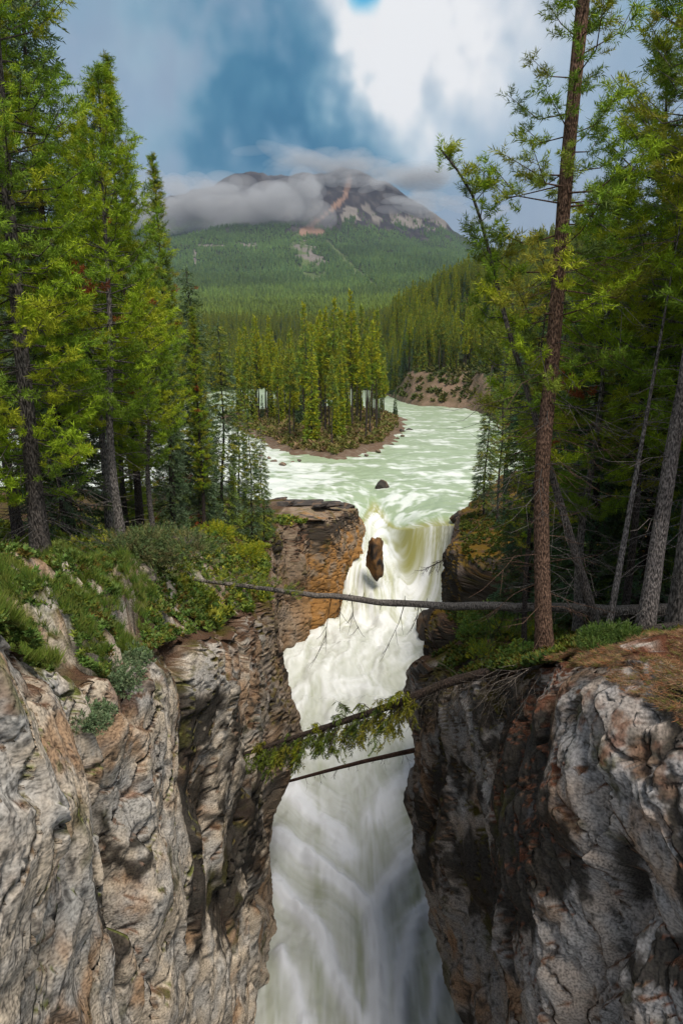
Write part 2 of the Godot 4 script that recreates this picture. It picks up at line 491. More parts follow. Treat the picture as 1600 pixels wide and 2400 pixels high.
func water_y(x: float, f: float) -> float:
	var down := read(gorge_y, 0, 0.1, f)
	var lip := lip_f(x)
	var reach := lerpf(4.6, 3.6, smoothstep(3.5, 6.5, x)) + 8.0 * exp(-pow((x - 3.2) / 1.45, 2.0))
	var u := (lip - f) / reach
	var k := 0.0
	if u > 0.0:
		var uu := minf(u, 1.3)
		k = 1.0 - pow(maxf(0.0, 1.0 - uu / 1.3), 1.9)
		k = lerpf(k, smoothstep(0, 1.3, uu), 0.35)
		k = lerpf(k, pow(uu / 1.3, 1.25), exp(-pow((x - 3.0) / 1.7, 2.0)))
	var y := lerpf(-0.25, down, k)
	# the river draws down towards the brink
	y += 0.25 * smoothstep(0.0, 12.0, f - lip)
	y -= 0.28 * smoothstep(68.0, lip, f) * smoothstep(2.0, 5.0, x) * (1.0 - k)
	y -= 1.7 * exp(-pow((x - 3.4) / 3.0, 2.0) - pow((f - 59.0) / 6.5, 2.0)) * (1.0 - k)
	return y

func flow_texture(x: float, f: float) -> float:
	# foam streaks drawn out along the current, -1..1
	var bend := n_warp.get_noise_2d(x * 0.35, f * 0.12) * 1.6
	var across := x + bend
	if f < 36.0:
		# below the narrows the side currents close to a point in mid-stream
		across = (x - 1.3) * (1.0 + 0.02 * (36.0 - f)) + bend * 0.6
	var lip := lip_f(x)
	if f < lip: across += 0.3 * minf(lip - f, 6.0) * smoothstep(44.0, 48.0, f)
	var s := n_streak.get_noise_2d(across * 1.5, f * 0.16) * 0.75 + n_streak.get_noise_2d(across * 5.0 + 50, f * 0.35) * 0.45
	# crossing side currents: streaks slant in from both walls and meet in mid-stream
	var meet := smoothstep(37.0, 32.0, f) * smoothstep(22.0, 26.0, f)
	if meet > 0.0:
		var side := absf(x - 1.45)
		var slant := 1.1 * (f - 26.0) - side + bend * 0.8
		var z := n_streak.get_noise_2d(slant * 0.8 + signf(x - 1.45) * 20.0, side * 0.14) * 0.7 + n_streak.get_noise_2d(slant * 2.8 + signf(x - 1.45) * 50.0, side * 0.3 + 30.0) * 0.4
		s = lerpf(s, z, meet * 0.7 * smoothstep(0.2, 1.4, side))
	# boiling water at the foot of the fall and in the rapids: billows rather than streaks
	var boil := smoothstep(50.0, 47.0, f) * smoothstep(31.0, 38.0, f)
	if boil > 0.0:
		var wx := x + 1.4 * n_warp.get_noise_2d(x * 1.2, f * 0.7) + (45.0 - f) * 0.18
		var wf := f + 2.2 * n_warp.get_noise_2d(x * 1.1 + 40, f * 0.6)
		var q := n_streak.get_noise_2d(wx * 0.55, wf * 0.22) * 0.9 + n_streak.get_noise_2d(wx * 2.2 + 9, wf * 0.5) * 0.45 + n_streak.get_noise_2d(wx * 6.0, wf * 0.8) * 0.15
		s = lerpf(s, q, boil * 0.85)
	return s

# crests of standing waves and the foam lines on them in the lower gorge: points [x, f], half width
var foam_lines := [
	[[[-3.3, 30.0], [-1.76, 28.75], [-0.08, 27.15], [1.37, 25.95], [1.55, 24.5], [1.4, 21.0], [1.3, 15.0]], 0.30, 1.0],
	[[[4.9, 30.8], [3.53, 29.1], [2.34, 27.4], [1.51, 26.05]], 0.36, 0.85],
	[[[-3.1, 27.2], [-1.61, 25.6], [-0.72, 24.35], [-0.16, 22.65], [0.75, 21.0], [1.0, 15.0]], 0.25, 0.95],
	[[[5.1, 27.5], [3.34, 25.4], [2.65, 23.95], [2.14, 21.0], [2.0, 15.0]], 0.26, 0.8],
	[[[-3.5, 34.0], [-1.93, 31.9], [-0.53, 30.45], [0.34, 28.85]], 0.42, 0.65],
	[[[-2.61, 23.95], [-1.79, 22.5], [-1.37, 21.0], [-1.2, 16.0]], 0.2, 0.55],
	[[[5.1, 24.55], [3.92, 22.65], [3.28, 21.0], [3.0, 16.0]], 0.22, 0.55],
	[[[4.5, 35.0], [2.73, 32.85], [1.7, 31.05]], 0.45, 0.5]]

func near_foam_line(x: float, f: float) -> float:
	var best := 0.0
	var q := Vector2(x, f)
	for l in foam_lines:
		var pts: Array = l[0]
		for k in pts.size() - 1:
			var a := Vector2(pts[k][0], pts[k][1])
			var b := Vector2(pts[k + 1][0], pts[k + 1][1])
			var ab := b - a
			var t := clampf((q - a).dot(ab) / ab.length_squared(), 0, 1)
			var d: float = q.distance_to(a + ab * t) / l[1]
			if d < 3.0:
				best = maxf(best, l[2] * exp(-d * d * 0.6))
	return best

func water_color(x: float, f: float, steep: float, streak: float, ridge: float) -> Color:
	var white := Color(0.74, 0.75, 0.74)
	var deep := Color(0.23, 0.24, 0.175)
	var olive := Color(0.30, 0.29, 0.095)
	var jade := Color(0.29, 0.355, 0.225)
	var lip := lip_f(x)
	var past := lip - f
	if past < 0.0:
		var glassy := mix3(olive, Color(0.25, 0.33, 0.17), smoothstep(0.6, 3.5, -past))
		return mix3(mix3(glassy, white, clampf(streak * 1.3 + 0.05, 0, 0.8)), upper_color(x, f), smoothstep(1.0, 6.0, -past))
	if f > 47.5:
		var glass := smoothstep(3.4, 0.3, past) * smoothstep(3.6, 5.2, x)
		var mid := exp(-pow((x - 5.9 + past * 0.25) / 0.9, 2.0))
		var c := mix3(white, Color(0.50, 0.52, 0.41), clampf(0.32 - streak * 1.2, 0, 0.85))
		c = mix3(c, olive, clampf(glass * 0.5 + mid * 0.5 * smoothstep(6.5, 2.0, past), 0, 1) - streak * 0.8)
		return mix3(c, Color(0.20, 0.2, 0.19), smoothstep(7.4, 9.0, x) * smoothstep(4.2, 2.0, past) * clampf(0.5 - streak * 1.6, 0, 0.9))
	# churned gorge water, clearer and greener downstream; dim bluish shade mixed into its white
	var calm := smoothstep(47.0, 27.0, f)
	var foam := clampf(0.62 - calm * 0.26 + streak * (0.75 - 0.3 * calm) + ridge * 1.3, 0, 1)
	var c := mix3(deep.lerp(Color(0.40, 0.42, 0.33), 0.75 - 0.25 * calm), white.lerp(Color(0.66, 0.68, 0.73), calm), foam)
	# clear green tongues between the foam
	return mix3(c, Color(0.20, 0.23, 0.10), smoothstep(0.0, 0.5, n_warp.get_noise_2d(x * 1.9 + 7, f * 0.09)) * calm * 0.45 * clampf(0.8 - ridge - streak * 2.0, 0, 1))

func gorge_water(mat: Material) -> void:
	var rows := PackedFloat32Array()
	var f := 11.0
	while f < 68.0:
		rows.append(f)
		f += 0.10 if f < 46.0 else (0.045 if f < 58.5 else 0.12)
	var nv := rows.size()
	var nu := 170
	var pos := PackedVector3Array()
	var col := PackedColorArray()
	pos.resize(nu * nv)
	col.resize(nu * nv)
	for r in nv:
		var fr := rows[r]
		var xl := -7.5 if fr < 45 else lerpf(-6.5, -9.0, smoothstep(56.0, 60.0, fr))
		var xr := lerpf(9.5, 14.0, smoothstep(50.0, 60.0, fr))
		if fr < 40.0: xr = 8.6
		for c in nu:
			var x := lerpf(xl, xr, c / float(nu - 1))
			var y := water_y(x, fr)
			var s := flow_texture(x, fr)
			var ridge := near_foam_line(x, fr) if fr < 37.0 else 0.0
			var past := lip_f(x) - fr
			if past > 4.5:
				var churn := smoothstep(30.0, 44.0, fr)
				y += n_wave.get_noise_2d(x * 2.0, fr * 1.3) * (0.30 + 0.15 * churn) + s * 0.12 + ridge * 0.28
			elif past > 0.0:
				y += s * 0.10
			else:
				y += upper_wave(x, fr) * smoothstep(0.0, 5.0, -past)
			pos[r * nu + c] = Vector3(x, y, -fr)
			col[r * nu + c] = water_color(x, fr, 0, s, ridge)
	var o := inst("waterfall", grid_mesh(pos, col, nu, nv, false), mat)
	setting(o, "white waterfall pouring into the gorge and rushing down it")

func upper_wave(x: float, f: float) -> float:
	var draw := smoothstep(90.0, 58.0, f)
	return n_wave.get_noise_2d((x - 3.0) * (0.55 + 0.35 * draw), f * 0.9) * 0.30 + n_wave.get_noise_2d(x * 1.6, f * 2.2 + 80) * 0.10

func upper_color(x: float, f: float) -> Color:
	# glacial green with foam on the crests, whiter in the rocky left channel and towards the notch
	var white := Color(0.74, 0.76, 0.72)
	var jade := Color(0.29, 0.355, 0.225)
	var n := n_wave.get_noise_2d(x * 0.5 + 30 + 0.5 * n_warp.get_noise_2d(x * 0.3, f * 0.2), f * 0.8)
	var fine := n_wave.get_noise_2d(x * 2.2, f * 3.2 + 80)
	var left_channel := smoothstep(-4.0, -14.0, x) * smoothstep(150.0, 105.0, f)
	var pull := smoothstep(84.0, 62.0, f) * exp(-pow((x - 3.0) / 9.0, 2.0))
	var theta := atan2(x - 3.2, f - 52.0)
	var ray := n_streak.get_noise_2d(theta * 8.0 + 0.3 * n, Vector2(x - 3.2, f - 52.0).length() * 0.22)
	n = lerpf(n, n * 0.4 + ray * 0.9, pull)
	var foam := smoothstep(0.02, 0.5, n * 0.8 + fine * 0.6 + 0.04 + left_channel * 0.55 + pull * 0.10 + 0.3 * smoothstep(3.0, -3.0, x) * smoothstep(92.0, 74.0, f) + 0.35 * exp(-pow((x - 3.4) / 3.2, 2.0) - pow((f - 60.0) / 6.0, 2.0)))
	return mix3(jade, white, foam * 0.75 * lerpf(1.0, 0.35, smoothstep(130.0, 260.0, f)))

func upper_river(mat: Material) -> void:
	var rows := PackedFloat32Array()
	var f := 67.95
	while f < 900.0:
		rows.append(f)
		f += f * f / 20000.0 + 0.02
	var nv := rows.size()
	var nu := 320
	var pos := PackedVector3Array()
	var col := PackedColorArray()
	pos.resize(nu * nv)
	col.resize(nu * nv)
	for r in nv:
		var fr := rows[r]
		for c in nu:
			var s := c / float(nu - 1) * 2.0 - 1.0
			var x := (s * 0.3 + s * s * s * 0.3 - 0.03) * fr
			pos[r * nu + c] = Vector3(x, water_y(x, fr) + upper_wave(x, fr) - 0.02, -fr)
			col[r * nu + c] = upper_color(x, fr)
	setting(inst("river", grid_mesh(pos, col, nu, nv, false), mat), "pale green glacial river above the fall")

# ---------------------------------------------------------------- valley and mountain

var shore := lut([[-0.8, 90], [-0.4, 140], [-0.25, 200], [-0.178, 330], [-0.05, 430], [0.05, 330], [0.085, 232], [0.1, 214], [0.185, 196], [0.25, 120], [0.4, 80], [0.8, 70]], -0.8, 0.8, 0.005, 0.01)
var rise := lut([[0, 0.0], [250, 0.0], [450, 0.018], [700, 0.042], [1000, 0.066], [1500, 0.097], [2000, 0.122], [2600, 0.155], [3200, 0.192], [3600, 0.222], [3950, 0.258], [4150, 0.25], [5400, 0.19]], 0, 5400, 10, 60)
var skyline := lut([[-0.8, 0.6], [-0.4, 0.72], [-0.22, 0.92], [-0.14, 1.0], [0.03, 1.0], [0.1, 0.87], [0.135, 0.80], [0.17, 0.70], [0.21, 0.62], [0.3, 0.52], [0.8, 0.5]], -0.8, 0.8, 0.005, 0.01)
var hill := lut([[-0.8, 0], [0.02, 0.0], [0.04, 0.02], [0.07, 0.043], [0.104, 0.063], [0.172, 0.096], [0.3, 0.14], [0.8, 0.2]], -0.8, 0.8, 0.005, 0.01)

func valley(x: float, f: float) -> float:
	var k := x / f
	var e := read(rise, 0, 10, f)
	e *= lerpf(1.0, read(skyline, -0.8, 0.005, k), smoothstep(1600.0, 3900.0, f))
	var h := read(hill, -0.8, 0.005, k) * smoothstep(215.0, 420.0, f) * smoothstep(1500.0, 700.0, f)
	e = maxf(e, h) + 0.25 * minf(e, h)
	var wild := smoothstep(700.0, 2600.0, f)
	e += wild * (n_far.get_noise_2d(x, f) * 0.020 + n_far.get_noise_2d(x * 3.1 + 900, f * 2.2) * 0.010 * smoothstep(2600.0, 3600.0, f))
	var y := 12.0 + f * e
	var t := f - read(shore, -0.8, 0.005, k)
	var scree := smoothstep(0.07, 0.10, k) * smoothstep(0.235, 0.20, k)
	var bank := -1.6 + 2.4 * smoothstep(-5.0, 5.0, t) + scree * 9.5 * smoothstep(0.0, 36.0, t)
	bank += n_mid.get_noise_2d(x * 0.2, f * 0.2) * 0.4 * smoothstep(0.0, 8.0, t)
	return lerpf(bank, y, smoothstep(15.0, 330.0 if k < 0.07 else 150.0, t))

func near_line(p: Vector2, pts: Array) -> float:
	var best := 9.0
	for i in pts.size() - 1:
		var a: Vector2 = pts[i]
		var ab: Vector2 = pts[i + 1] - a
		best = minf(best, p.distance_to(a + ab * clampf((p - a).dot(ab) / ab.length_squared(), 0, 1)))
	return best

func cover(x: float, f: float, y: float) -> int:
	# 0 forest, 1 meadow, 2 grey talus, 3 bare rock, 4 tan gully, 5 river bank
	var k := x / f
	var e := (y - 12.0) / f
	if f < 330.0:
		var t := f - read(shore, -0.8, 0.005, k)
		if t < 4.0 or (k > 0.075 and k < 0.215 and t < 30.0 + 10.0 * n_mid.get_noise_2d(x * 0.2, f * 0.2)):
			return 5
		return 0
	if f < 1500.0:
		return 0
	var n := n_far.get_noise_2d(x * 6.0, f * 4.0)
	var p := Vector2(k, e)
	if near_line(p, [Vector2(-0.045, 0.186), Vector2(-0.02, 0.203), Vector2(0.004, 0.224), Vector2(0.012, 0.25)]) < 0.0032 + 0.003 * n:
		return 4
	if near_line(p, [Vector2(-0.054, 0.181), Vector2(-0.030, 0.180)]) < 0.0055 + 0.004 * n:
		return 4
	var field := near_line(p, [Vector2(-0.057, 0.166), Vector2(-0.052, 0.148), Vector2(-0.035, 0.125)]) < 0.015 + 0.02 * n
	if field:
		var talus := near_line(p, [Vector2(-0.055, 0.150), Vector2(-0.030, 0.150), Vector2(-0.012, 0.137)]) < 0.009 + 0.02 * n
		return 2 if talus else (0 if n > 0.28 else 1)
	if near_line(p, [Vector2(-0.020, 0.168), Vector2(0.008, 0.140), Vector2(0.03, 0.120), Vector2(0.05, 0.106)]) < 0.0035 + 0.004 * n:
		return 1
	var line := 0.188 + 0.03 * n - 0.01 * smoothstep(0.02, 0.12, k) + 0.006 * smoothstep(-0.05, -0.2, k)
	if e > line:
		return 3 if e > line + 0.02 or n < 0.08 else 2
	if k < -0.10 and absf(e - 0.163 - 0.02 * (k + 0.15) + 0.004 * n) < 0.0022 and n > -0.05:
		return 2
	if k < -0.19 and absf(k + 0.203) < 0.002 and e > 0.135 and e < 0.165 and n > -0.1:
		return 2
	return 0

func make_valley(mat: Material) -> void:
	var rows := PackedFloat32Array()
	var f := 76.0
	while f < 5300.0:
		rows.append(f)
		f *= 1.0105 if f > 300.0 else 1.014
	var nv := rows.size()
	var nu := 440
	var pos := PackedVector3Array()
	var col := PackedColorArray()
	pos.resize(nu * nv)
	col.resize(nu * nv)
	var tone := [Color(0.054, 0.081, 0.024), Color(0.149, 0.216, 0.074), Color(0.297, 0.277, 0.257), Color(0.051, 0.043, 0.049), Color(0.365, 0.236, 0.176), Color(0.338, 0.243, 0.176)]
	for r in nv:
		var fr := rows[r]
		for c in nu:
			var s := c / float(nu - 1) * 2.0 - 1.0
			var x := fr * 0.78 * (0.5 * s + 0.5 * s * s * s)
			var y := valley(x, fr)
			var kind := cover(x, fr, y)
			var n := n_far.get_noise_2d(x * 9.0, fr * 9.0)
			pos[r * nu + c] = Vector3(x, y, -fr)
			var q: Color = tone[kind]
			if kind == 5: q = q.lerp(Color(0.16, 0.13, 0.07), smoothstep(-0.1, 0.2, n_mid.get_noise_2d(x * 0.5, fr * 0.5)) * 0.7)
			if kind == 3: q = q.lerp(Color(0.10, 0.09, 0.09), smoothstep(0.0, 0.35, n))
			col[r * nu + c] = q * (1.0 + n * 0.5)
	setting(inst("mountain", grid_mesh(pos, col, nu, nv, false), mat), "forested mountain slope with grey rock summit and tan gully under cloud")

var island_left := lut([[80, 3], [88, 0.5], [91, -3.5], [97, -9.5], [110, -12.5], [130, -19], [150, -26], [176, -31], [186, 0]], 80, 190, 0.5, 1.5)
var island_right := lut([[80, -5], [88, -1.5], [91, 1.5], [100, 5.5], [115, 9.5], [135, 12.5], [155, 14.5], [176, 12], [186, 0]], 80, 190, 0.5, 1.5)

func island_y(x: float, f: float) -> float:
	# a low gravel island shaped like a leaf, its tip towards the fall
	var inside := minf(x - read(island_left, 80, 0.5, f), read(island_right, 80, 0.5, f) - x) + 1.6 * n_mid.get_noise_2d(x * 0.3, f * 0.3)
	return -1.3 + 1.75 * smoothstep(-3.5, 2.0, inside) + 0.7 * smoothstep(1.5, 9.0, inside) + 0.12 * n_mid.get_noise_2d(x * 0.9, f * 0.9)

func make_island(mat: Material) -> void:
	var nu := 150
	var nv := 260
	var pos := PackedVector3Array()
	var col := PackedColorArray()
	for r in nv:
		var f := 86.0 + 98.0 * pow(r / float(nv - 1), 1.4)
		for c in nu:
			var x := -37.0 + 59.0 * c / (nu - 1)
			var y := island_y(x, f)
			pos.append(Vector3(x, y, -f))
			var n := n_mid.get_noise_2d(x, f)
			var q := mix3(Color(0.25, 0.17, 0.12), Color(0.34, 0.28, 0.22), smoothstep(0.0, 0.3, n_fine.get_noise_2d(x, f)))
			q = mix3(q, Color(0.14, 0.105, 0.03), smoothstep(0.45, 0.8, y + n * 0.3))
			col.append(q)
	setting(inst("island", grid_mesh(pos, col, nu, nv, false), mat), "low gravel island in the river with a grove on it")

# ---------------------------------------------------------------- plants

class Build:
	var v := PackedVector3Array()
	var n := PackedVector3Array()
	var c := PackedColorArray()
	func mesh() -> ArrayMesh:
		var arr := []
		arr.resize(Mesh.ARRAY_MAX)
		arr[Mesh.ARRAY_VERTEX] = v
		if n.size() == v.size(): arr[Mesh.ARRAY_NORMAL] = n
		arr[Mesh.ARRAY_COLOR] = c
		var m := ArrayMesh.new()
		m.add_surface_from_arrays(Mesh.PRIMITIVE_TRIANGLES, arr)
		return m

func tube(b: Build, pts: Array, radii: Array, sides: int, col: Color, vary := 0.0, knobs := 0.0) -> void:
	var rings := []
	var side := Vector3.RIGHT
	for i in pts.size():
		var d: Vector3 = (pts[mini(i + 1, pts.size() - 1)] - pts[maxi(i - 1, 0)]).normalized()
		side = (side - d * side.dot(d))
		side = side.normalized() if side.length() > 0.01 else d.cross(Vector3.FORWARD).normalized()
		var up := d.cross(side)
		var ring := []
		for k in sides:
			var a := TAU * k / sides
			var out := side * cos(a) + up * sin(a)
			var r: float = radii[i]
			if knobs > 0.0: r *= 1.0 + knobs * n_fine.get_noise_3dv((pts[i] + out * 0.3) * 1.4)
			ring.append([pts[i] + out * r, out])
		rings.append(ring)
	for i in pts.size() - 1:
		var c0 := col
		if vary > 0.0: c0 = col * (1.0 + vary * n_fine.get_noise_3dv(pts[i] * 1.3))
		for k in sides:
			var p: Array = rings[i][k]
			var q: Array = rings[i][(k + 1) % sides]
			var s: Array = rings[i + 1][k]
			var t: Array = rings[i + 1][(k + 1) % sides]
			for e in [p, s, q, q, s, t]:
				b.v.append(e[0])
				b.n.append(e[1])
				b.c.append(c0)

func blades(n: int, axis: float, length: float, width: float, open_lo: float, open_hi: float, s: int, flat := 0.0, droop := 0.0) -> PackedVector3Array:
	# n thin pointed faces set round a twig that points along +y
	var g := RandomNumberGenerator.new()
	g.seed = s
	var out := PackedVector3Array()
	for i in n:
		var at := Vector3(0, axis * (i + g.randf()) / n, 0)
		var a := g.randf() * TAU
		if flat > 0.0: a = (0.0 if i % 2 else PI) + g.randf_range(-1, 1) * (1.0 - flat) * 1.5
		var open := g.randf_range(open_lo, open_hi)
		var d := Vector3(cos(a) * sin(open), cos(open), sin(a) * sin(open))
		d = (d + Vector3(0, 0, -droop * g.randf())).normalized()
		var l := length * g.randf_range(0.7, 1.15) * (1.0 - 0.35 * flat * i / n)
		var w := d.cross(Vector3(g.randf_range(-1, 1), g.randf_range(-1, 1), g.randf_range(-1, 1))).normalized() * width
		out.append_array([at - w * 0.5, at + w * 0.5 + d * l * 0.25, at + d * l])
	return out

var shade_cache := {}

func shade(col: Color, n: int, spread: float, which: int) -> PackedColorArray:
	var key := [col, n, which]
	if not shade_cache.has(key):
		var g := RandomNumberGenerator.new()
		g.seed = which * 77 + n
		var out := PackedColorArray()
		for i in n / 3:
			var k := 1.0 + g.randf_range(-spread, spread)
			var c := Color(col.r * k * g.randf_range(0.92, 1.1), col.g * k, col.b * k)
			out.append_array([c, c, c])
		shade_cache[key] = out
	return shade_cache[key]

func along(d: Vector3, roll: float, size: float) -> Basis:
	var y := d.normalized()
	var x := y.cross(Vector3(0.31, 0.2, 0.93)).normalized()
	var z := x.cross(y)
	return Basis(x, y, z) * Basis(Vector3.UP, roll) * Basis.from_scale(Vector3.ONE * size)

func put_tuft(b: Build, shapes: Array, at: Vector3, d: Vector3, size: float, col: Color, spread := 0.3) -> void:
	var k := rng.randi() % shapes.size()
	var s: PackedVector3Array = shapes[k]
	b.v.append_array(Transform3D(along(d, rng.randf() * TAU, size), at) * s)
	b.c.append_array(shade(col, s.size(), spread, k))

func path_at(pts: Array, t: float) -> Vector3:
	var p := clampf(t, 0, 0.9999) * (pts.size() - 1)
	var i := int(p)
	return pts[i].lerp(pts[i + 1], p - i)

func smooth_path(pts: Array, n: int) -> Array:
	var c := Curve3D.new()
	for i in pts.size():
		var t: Vector3 = (pts[mini(i + 1, pts.size() - 1)] - pts[maxi(i - 1, 0)]) * 0.17
		c.add_point(pts[i], -t, t)
	var out := []
	for i in n:
		out.append(c.sample_baked(c.get_baked_length() * i / (n - 1), true))
	return out

var pine_tufts := []
var pine_clumps := []
var spruce_sprays := []
var spruce_clumps := []
var leaf_clumps := []

func make_tufts() -> void:
	for i in 4:
		pine_tufts.append(blades(23, 0.18, 0.10, 0.0155, 0.45, 1.4, 100 + i))
		pine_clumps.append(blades(9, 0.55, 0.65, 0.24, 0.4, 1.3, 120 + i))
		spruce_sprays.append(blades(18, 0.34, 0.16, 0.034, 0.5, 0.95, 140 + i, 0.75, 0.35))
		spruce_clumps.append(blades(9, 0.6, 0.6, 0.22, 0.4, 1.1, 160 + i, 0.6, 0.5))
		leaf_clumps.append(blades(9, 0.10, 0.07, 0.035, 0.5, 1.35, 180 + i))

const BRIGHT := [Color(0.257, 0.368, 0.023), Color(0.301, 0.402, 0.023), Color(0.190, 0.301, 0.028), Color(0.358, 0.402, 0.028), Color(0.167, 0.257, 0.028)]
const OLIVE := [Color(0.211, 0.268, 0.036), Color(0.166, 0.234, 0.045), Color(0.256, 0.268, 0.031), Color(0.138, 0.200, 0.049), Color(0.312, 0.300, 0.040)]
const GREYGREEN := [Color(0.121, 0.177, 0.097), Color(0.153, 0.209, 0.121), Color(0.097, 0.153, 0.064), Color(0.137, 0.185, 0.056)]
const DARK := [Color(0.069, 0.127, 0.043), Color(0.088, 0.146, 0.055), Color(0.108, 0.156, 0.027), Color(0.088, 0.166, 0.088)]
const YELLOW := [Color(0.310, 0.325, 0.022), Color(0.246, 0.301, 0.026), Color(0.365, 0.348, 0.022), Color(0.174, 0.246, 0.029)]
const RUST := Color(0.30, 0.085, 0.03)

# a conifer: o.path (local points of the trunk), r0, r1, from (share of the height that is bare), reach, gap (between whorls), arms, tufts (per metre of branch), colors, bark, dead (bare twigs below the crown), spruce, coarse
func grow(o: Dictionary) -> Dictionary:
	rng.seed = o.get("seed", 1)
	var spruce: bool = o.get("spruce", false)
	var coarse: bool = o.get("coarse", false)
	var pts := smooth_path(o.path, 8 if coarse else 22)
	var trunk := Build.new()
	var wood := trunk if coarse else Build.new()
	var leaf := Build.new()
	var radii := []
	for i in pts.size():
		var t := i / float(pts.size() - 1)
		radii.append(lerpf(o.r0, o.r1, pow(t, 0.85)) + (o.r0 * 0.4 * exp(-t * 28.0)))
	tube(trunk, pts, radii, 5 if coarse else 12, o.bark, 0.5, 0.0 if coarse else 0.10)
	var high: float = (pts[-1] - pts[0]).length()
	var bare: float = o.get("from", 0.3)
	var reach: float = o.reach
	var colors: Array = o.colors
	var shapes: Array = (spruce_clumps if spruce else pine_clumps) if coarse else (spruce_sprays if spruce else pine_tufts)
	var h: float = bare * high
	var turn := rng.randf() * TAU
	var twig: Color = o.bark * 0.9
	while h < high:
		var t := h / high
		var u := (t - bare) / (1.0 - bare)
		var span: float = reach * (pow(1.0 - u, 0.75) * 0.93 + 0.07) if spruce else reach * (pow(1.0 - u, 0.85 if coarse else 0.55) * (0.95 if coarse else 0.8) + (0.05 if coarse else 0.12)) * minf(1.0, 0.55 + u * 2.2)
		var arms: int = o.get("arms", 4) + rng.randi() % 2
		for a in arms:
			turn += TAU / arms + rng.randf_range(-0.5, 0.5)
			if rng.randf() < o.get("gaps", 0.08): continue
			var l := span * rng.randf_range(0.6, 1.15)
			var lean := lerpf(-0.35, 0.75, u * u) if spruce else lerpf(-0.15, 1.0, u * u) + rng.randf_range(-0.15, 0.25)
			var root := path_at(pts, t + rng.randf() * 0.01)
			var out := Vector3(cos(turn), 0, sin(turn))
			var sag := -0.25 if spruce else 0.22
			var p1 := root + (out * cos(lean) + Vector3.UP * sin(lean)) * l * 0.5 + Vector3(rng.randf_range(-1, 1), rng.randf_range(-0.8, 0.5), rng.randf_range(-1, 1)) * l * (0.0 if coarse else 0.10)
			var p2 := root + (out * cos(lean + sag * 1.4) + Vector3.UP * sin(lean + sag * 1.4)) * l
			if spruce: p2.y += l * 0.12
			if not coarse:
				tube(wood, [root, p1, p2], [0.008 + l * 0.007, 0.006 + l * 0.004, 0.004], 4, twig, 0.0)
			elif l > 0.8:
				tube(wood, [root, p2], [0.03, 0.012], 3, twig, 0.0)
			var col: Color = colors[rng.randi() % colors.size()]
			if rng.randf() < o.get("rust", 0.007): col = RUST
			var many := int(ceil(l * o.tufts * (1.0 if coarse or spruce else 0.46)))
			for k in many:
				var s := lerpf(0.22 if spruce else (0.38 if coarse else 0.26), 1.0, (k + rng.randf()) / many)
				var on := root.lerp(p1, s * 2.0) if s < 0.5 else p1.lerp(p2, s * 2.0 - 1.0)
				var aside := out.rotated(Vector3.UP, rng.randf_range(-1.3, 1.3))
				var d := (aside + Vector3.UP * (rng.randf_range(-0.75, 0.1) if spruce else rng.randf_range(-0.1, 0.9))).normalized()
				var off := l * 0.28 * rng.randf() * (1.25 - s)
				var at := on + (aside + Vector3.UP * rng.randf_range(-0.3, 0.3)) * off
				var big: float = rng.randf_range(0.8, 1.35) * o.get("size", 1.0) * (lerpf(1.0, 0.38, u) if coarse else 1.0)
				put_tuft(leaf, shapes, at, d, big, col)
				if not coarse and not spruce:
					# side shoots make the end of each twig a rounded clump
					for j in 3:
						put_tuft(leaf, shapes, at - d * 0.06, d * 0.6 + Vector3(rng.randf_range(-0.9, 0.9), rng.randf_range(-0.2, 0.9), rng.randf_range(-0.9, 0.9)), big * 0.9, col)
				if not coarse and not spruce and off > 0.12 and rng.randf() < 0.5:
					tube(wood, [on, at], [0.006, 0.004], 3, twig, 0.0)
		h += o.gap * rng.randf_range(0.7, 1.3)
	# leader
	for k in 5:
		put_tuft(leaf, shapes, pts[-1] - Vector3(0, 0.12 * k * (3 if coarse else 1), 0), Vector3(rng.randf_range(-0.3, 0.3), 1, rng.randf_range(-0.3, 0.3)), o.get("size", 1.0) * 0.9, colors[0])
	for k in int(o.get("dead", 0)):
		var t := rng.randf_range(0.04, bare + 0.15)
		var root := path_at(pts, t)
		var a := rng.randf() * TAU
		var l: float = rng.randf_range(0.4, 1.6) * o.get("dead_size", 1.0)
		var d := Vector3(cos(a), rng.randf_range(-0.5, 0.15), sin(a))
		bare_twig(wood, root, d * l, 0.012, Color(0.19, 0.17, 0.155) if rng.randf() < 0.5 else twig)
	return {"trunk": trunk.mesh(), "branches": wood.mesh() if wood.v.size() and not coarse else null, "crown": leaf.mesh() if leaf.v.size() else null}

func bare_twig(b: Build, root: Vector3, reach: Vector3, r: float, col: Color, forks := 3) -> void:
	var l := reach.length()
	var kink := Vector3(rng.randf_range(-1, 1), rng.randf_range(-0.6, 0.6), rng.randf_range(-1, 1)) * l * 0.12
	var p1 := root + reach * 0.5 + kink
	var p2 := root + reach + Vector3(0, l * rng.randf_range(-0.25, 0.15), 0)
	tube(b, [root, p1, p2], [r, r * 0.65, r * 0.25], 3, col)
	for k in forks:
		var s := rng.randf_range(0.3, 0.95)
		var on := root.lerp(p1, s * 2.0) if s < 0.5 else p1.lerp(p2, s * 2.0 - 1.0)
		var d := (reach.normalized() + Vector3(rng.randf_range(-1, 1), rng.randf_range(-0.9, 0.5), rng.randf_range(-1, 1))) * l * rng.randf_range(0.2, 0.4)
		tube(b, [on, on + d * 0.6 + Vector3(0, -0.05 * l, 0), on + d], [r * 0.5, r * 0.4, r * 0.2], 3, col)

var bark_mat: Material
var leaf_mat: Material

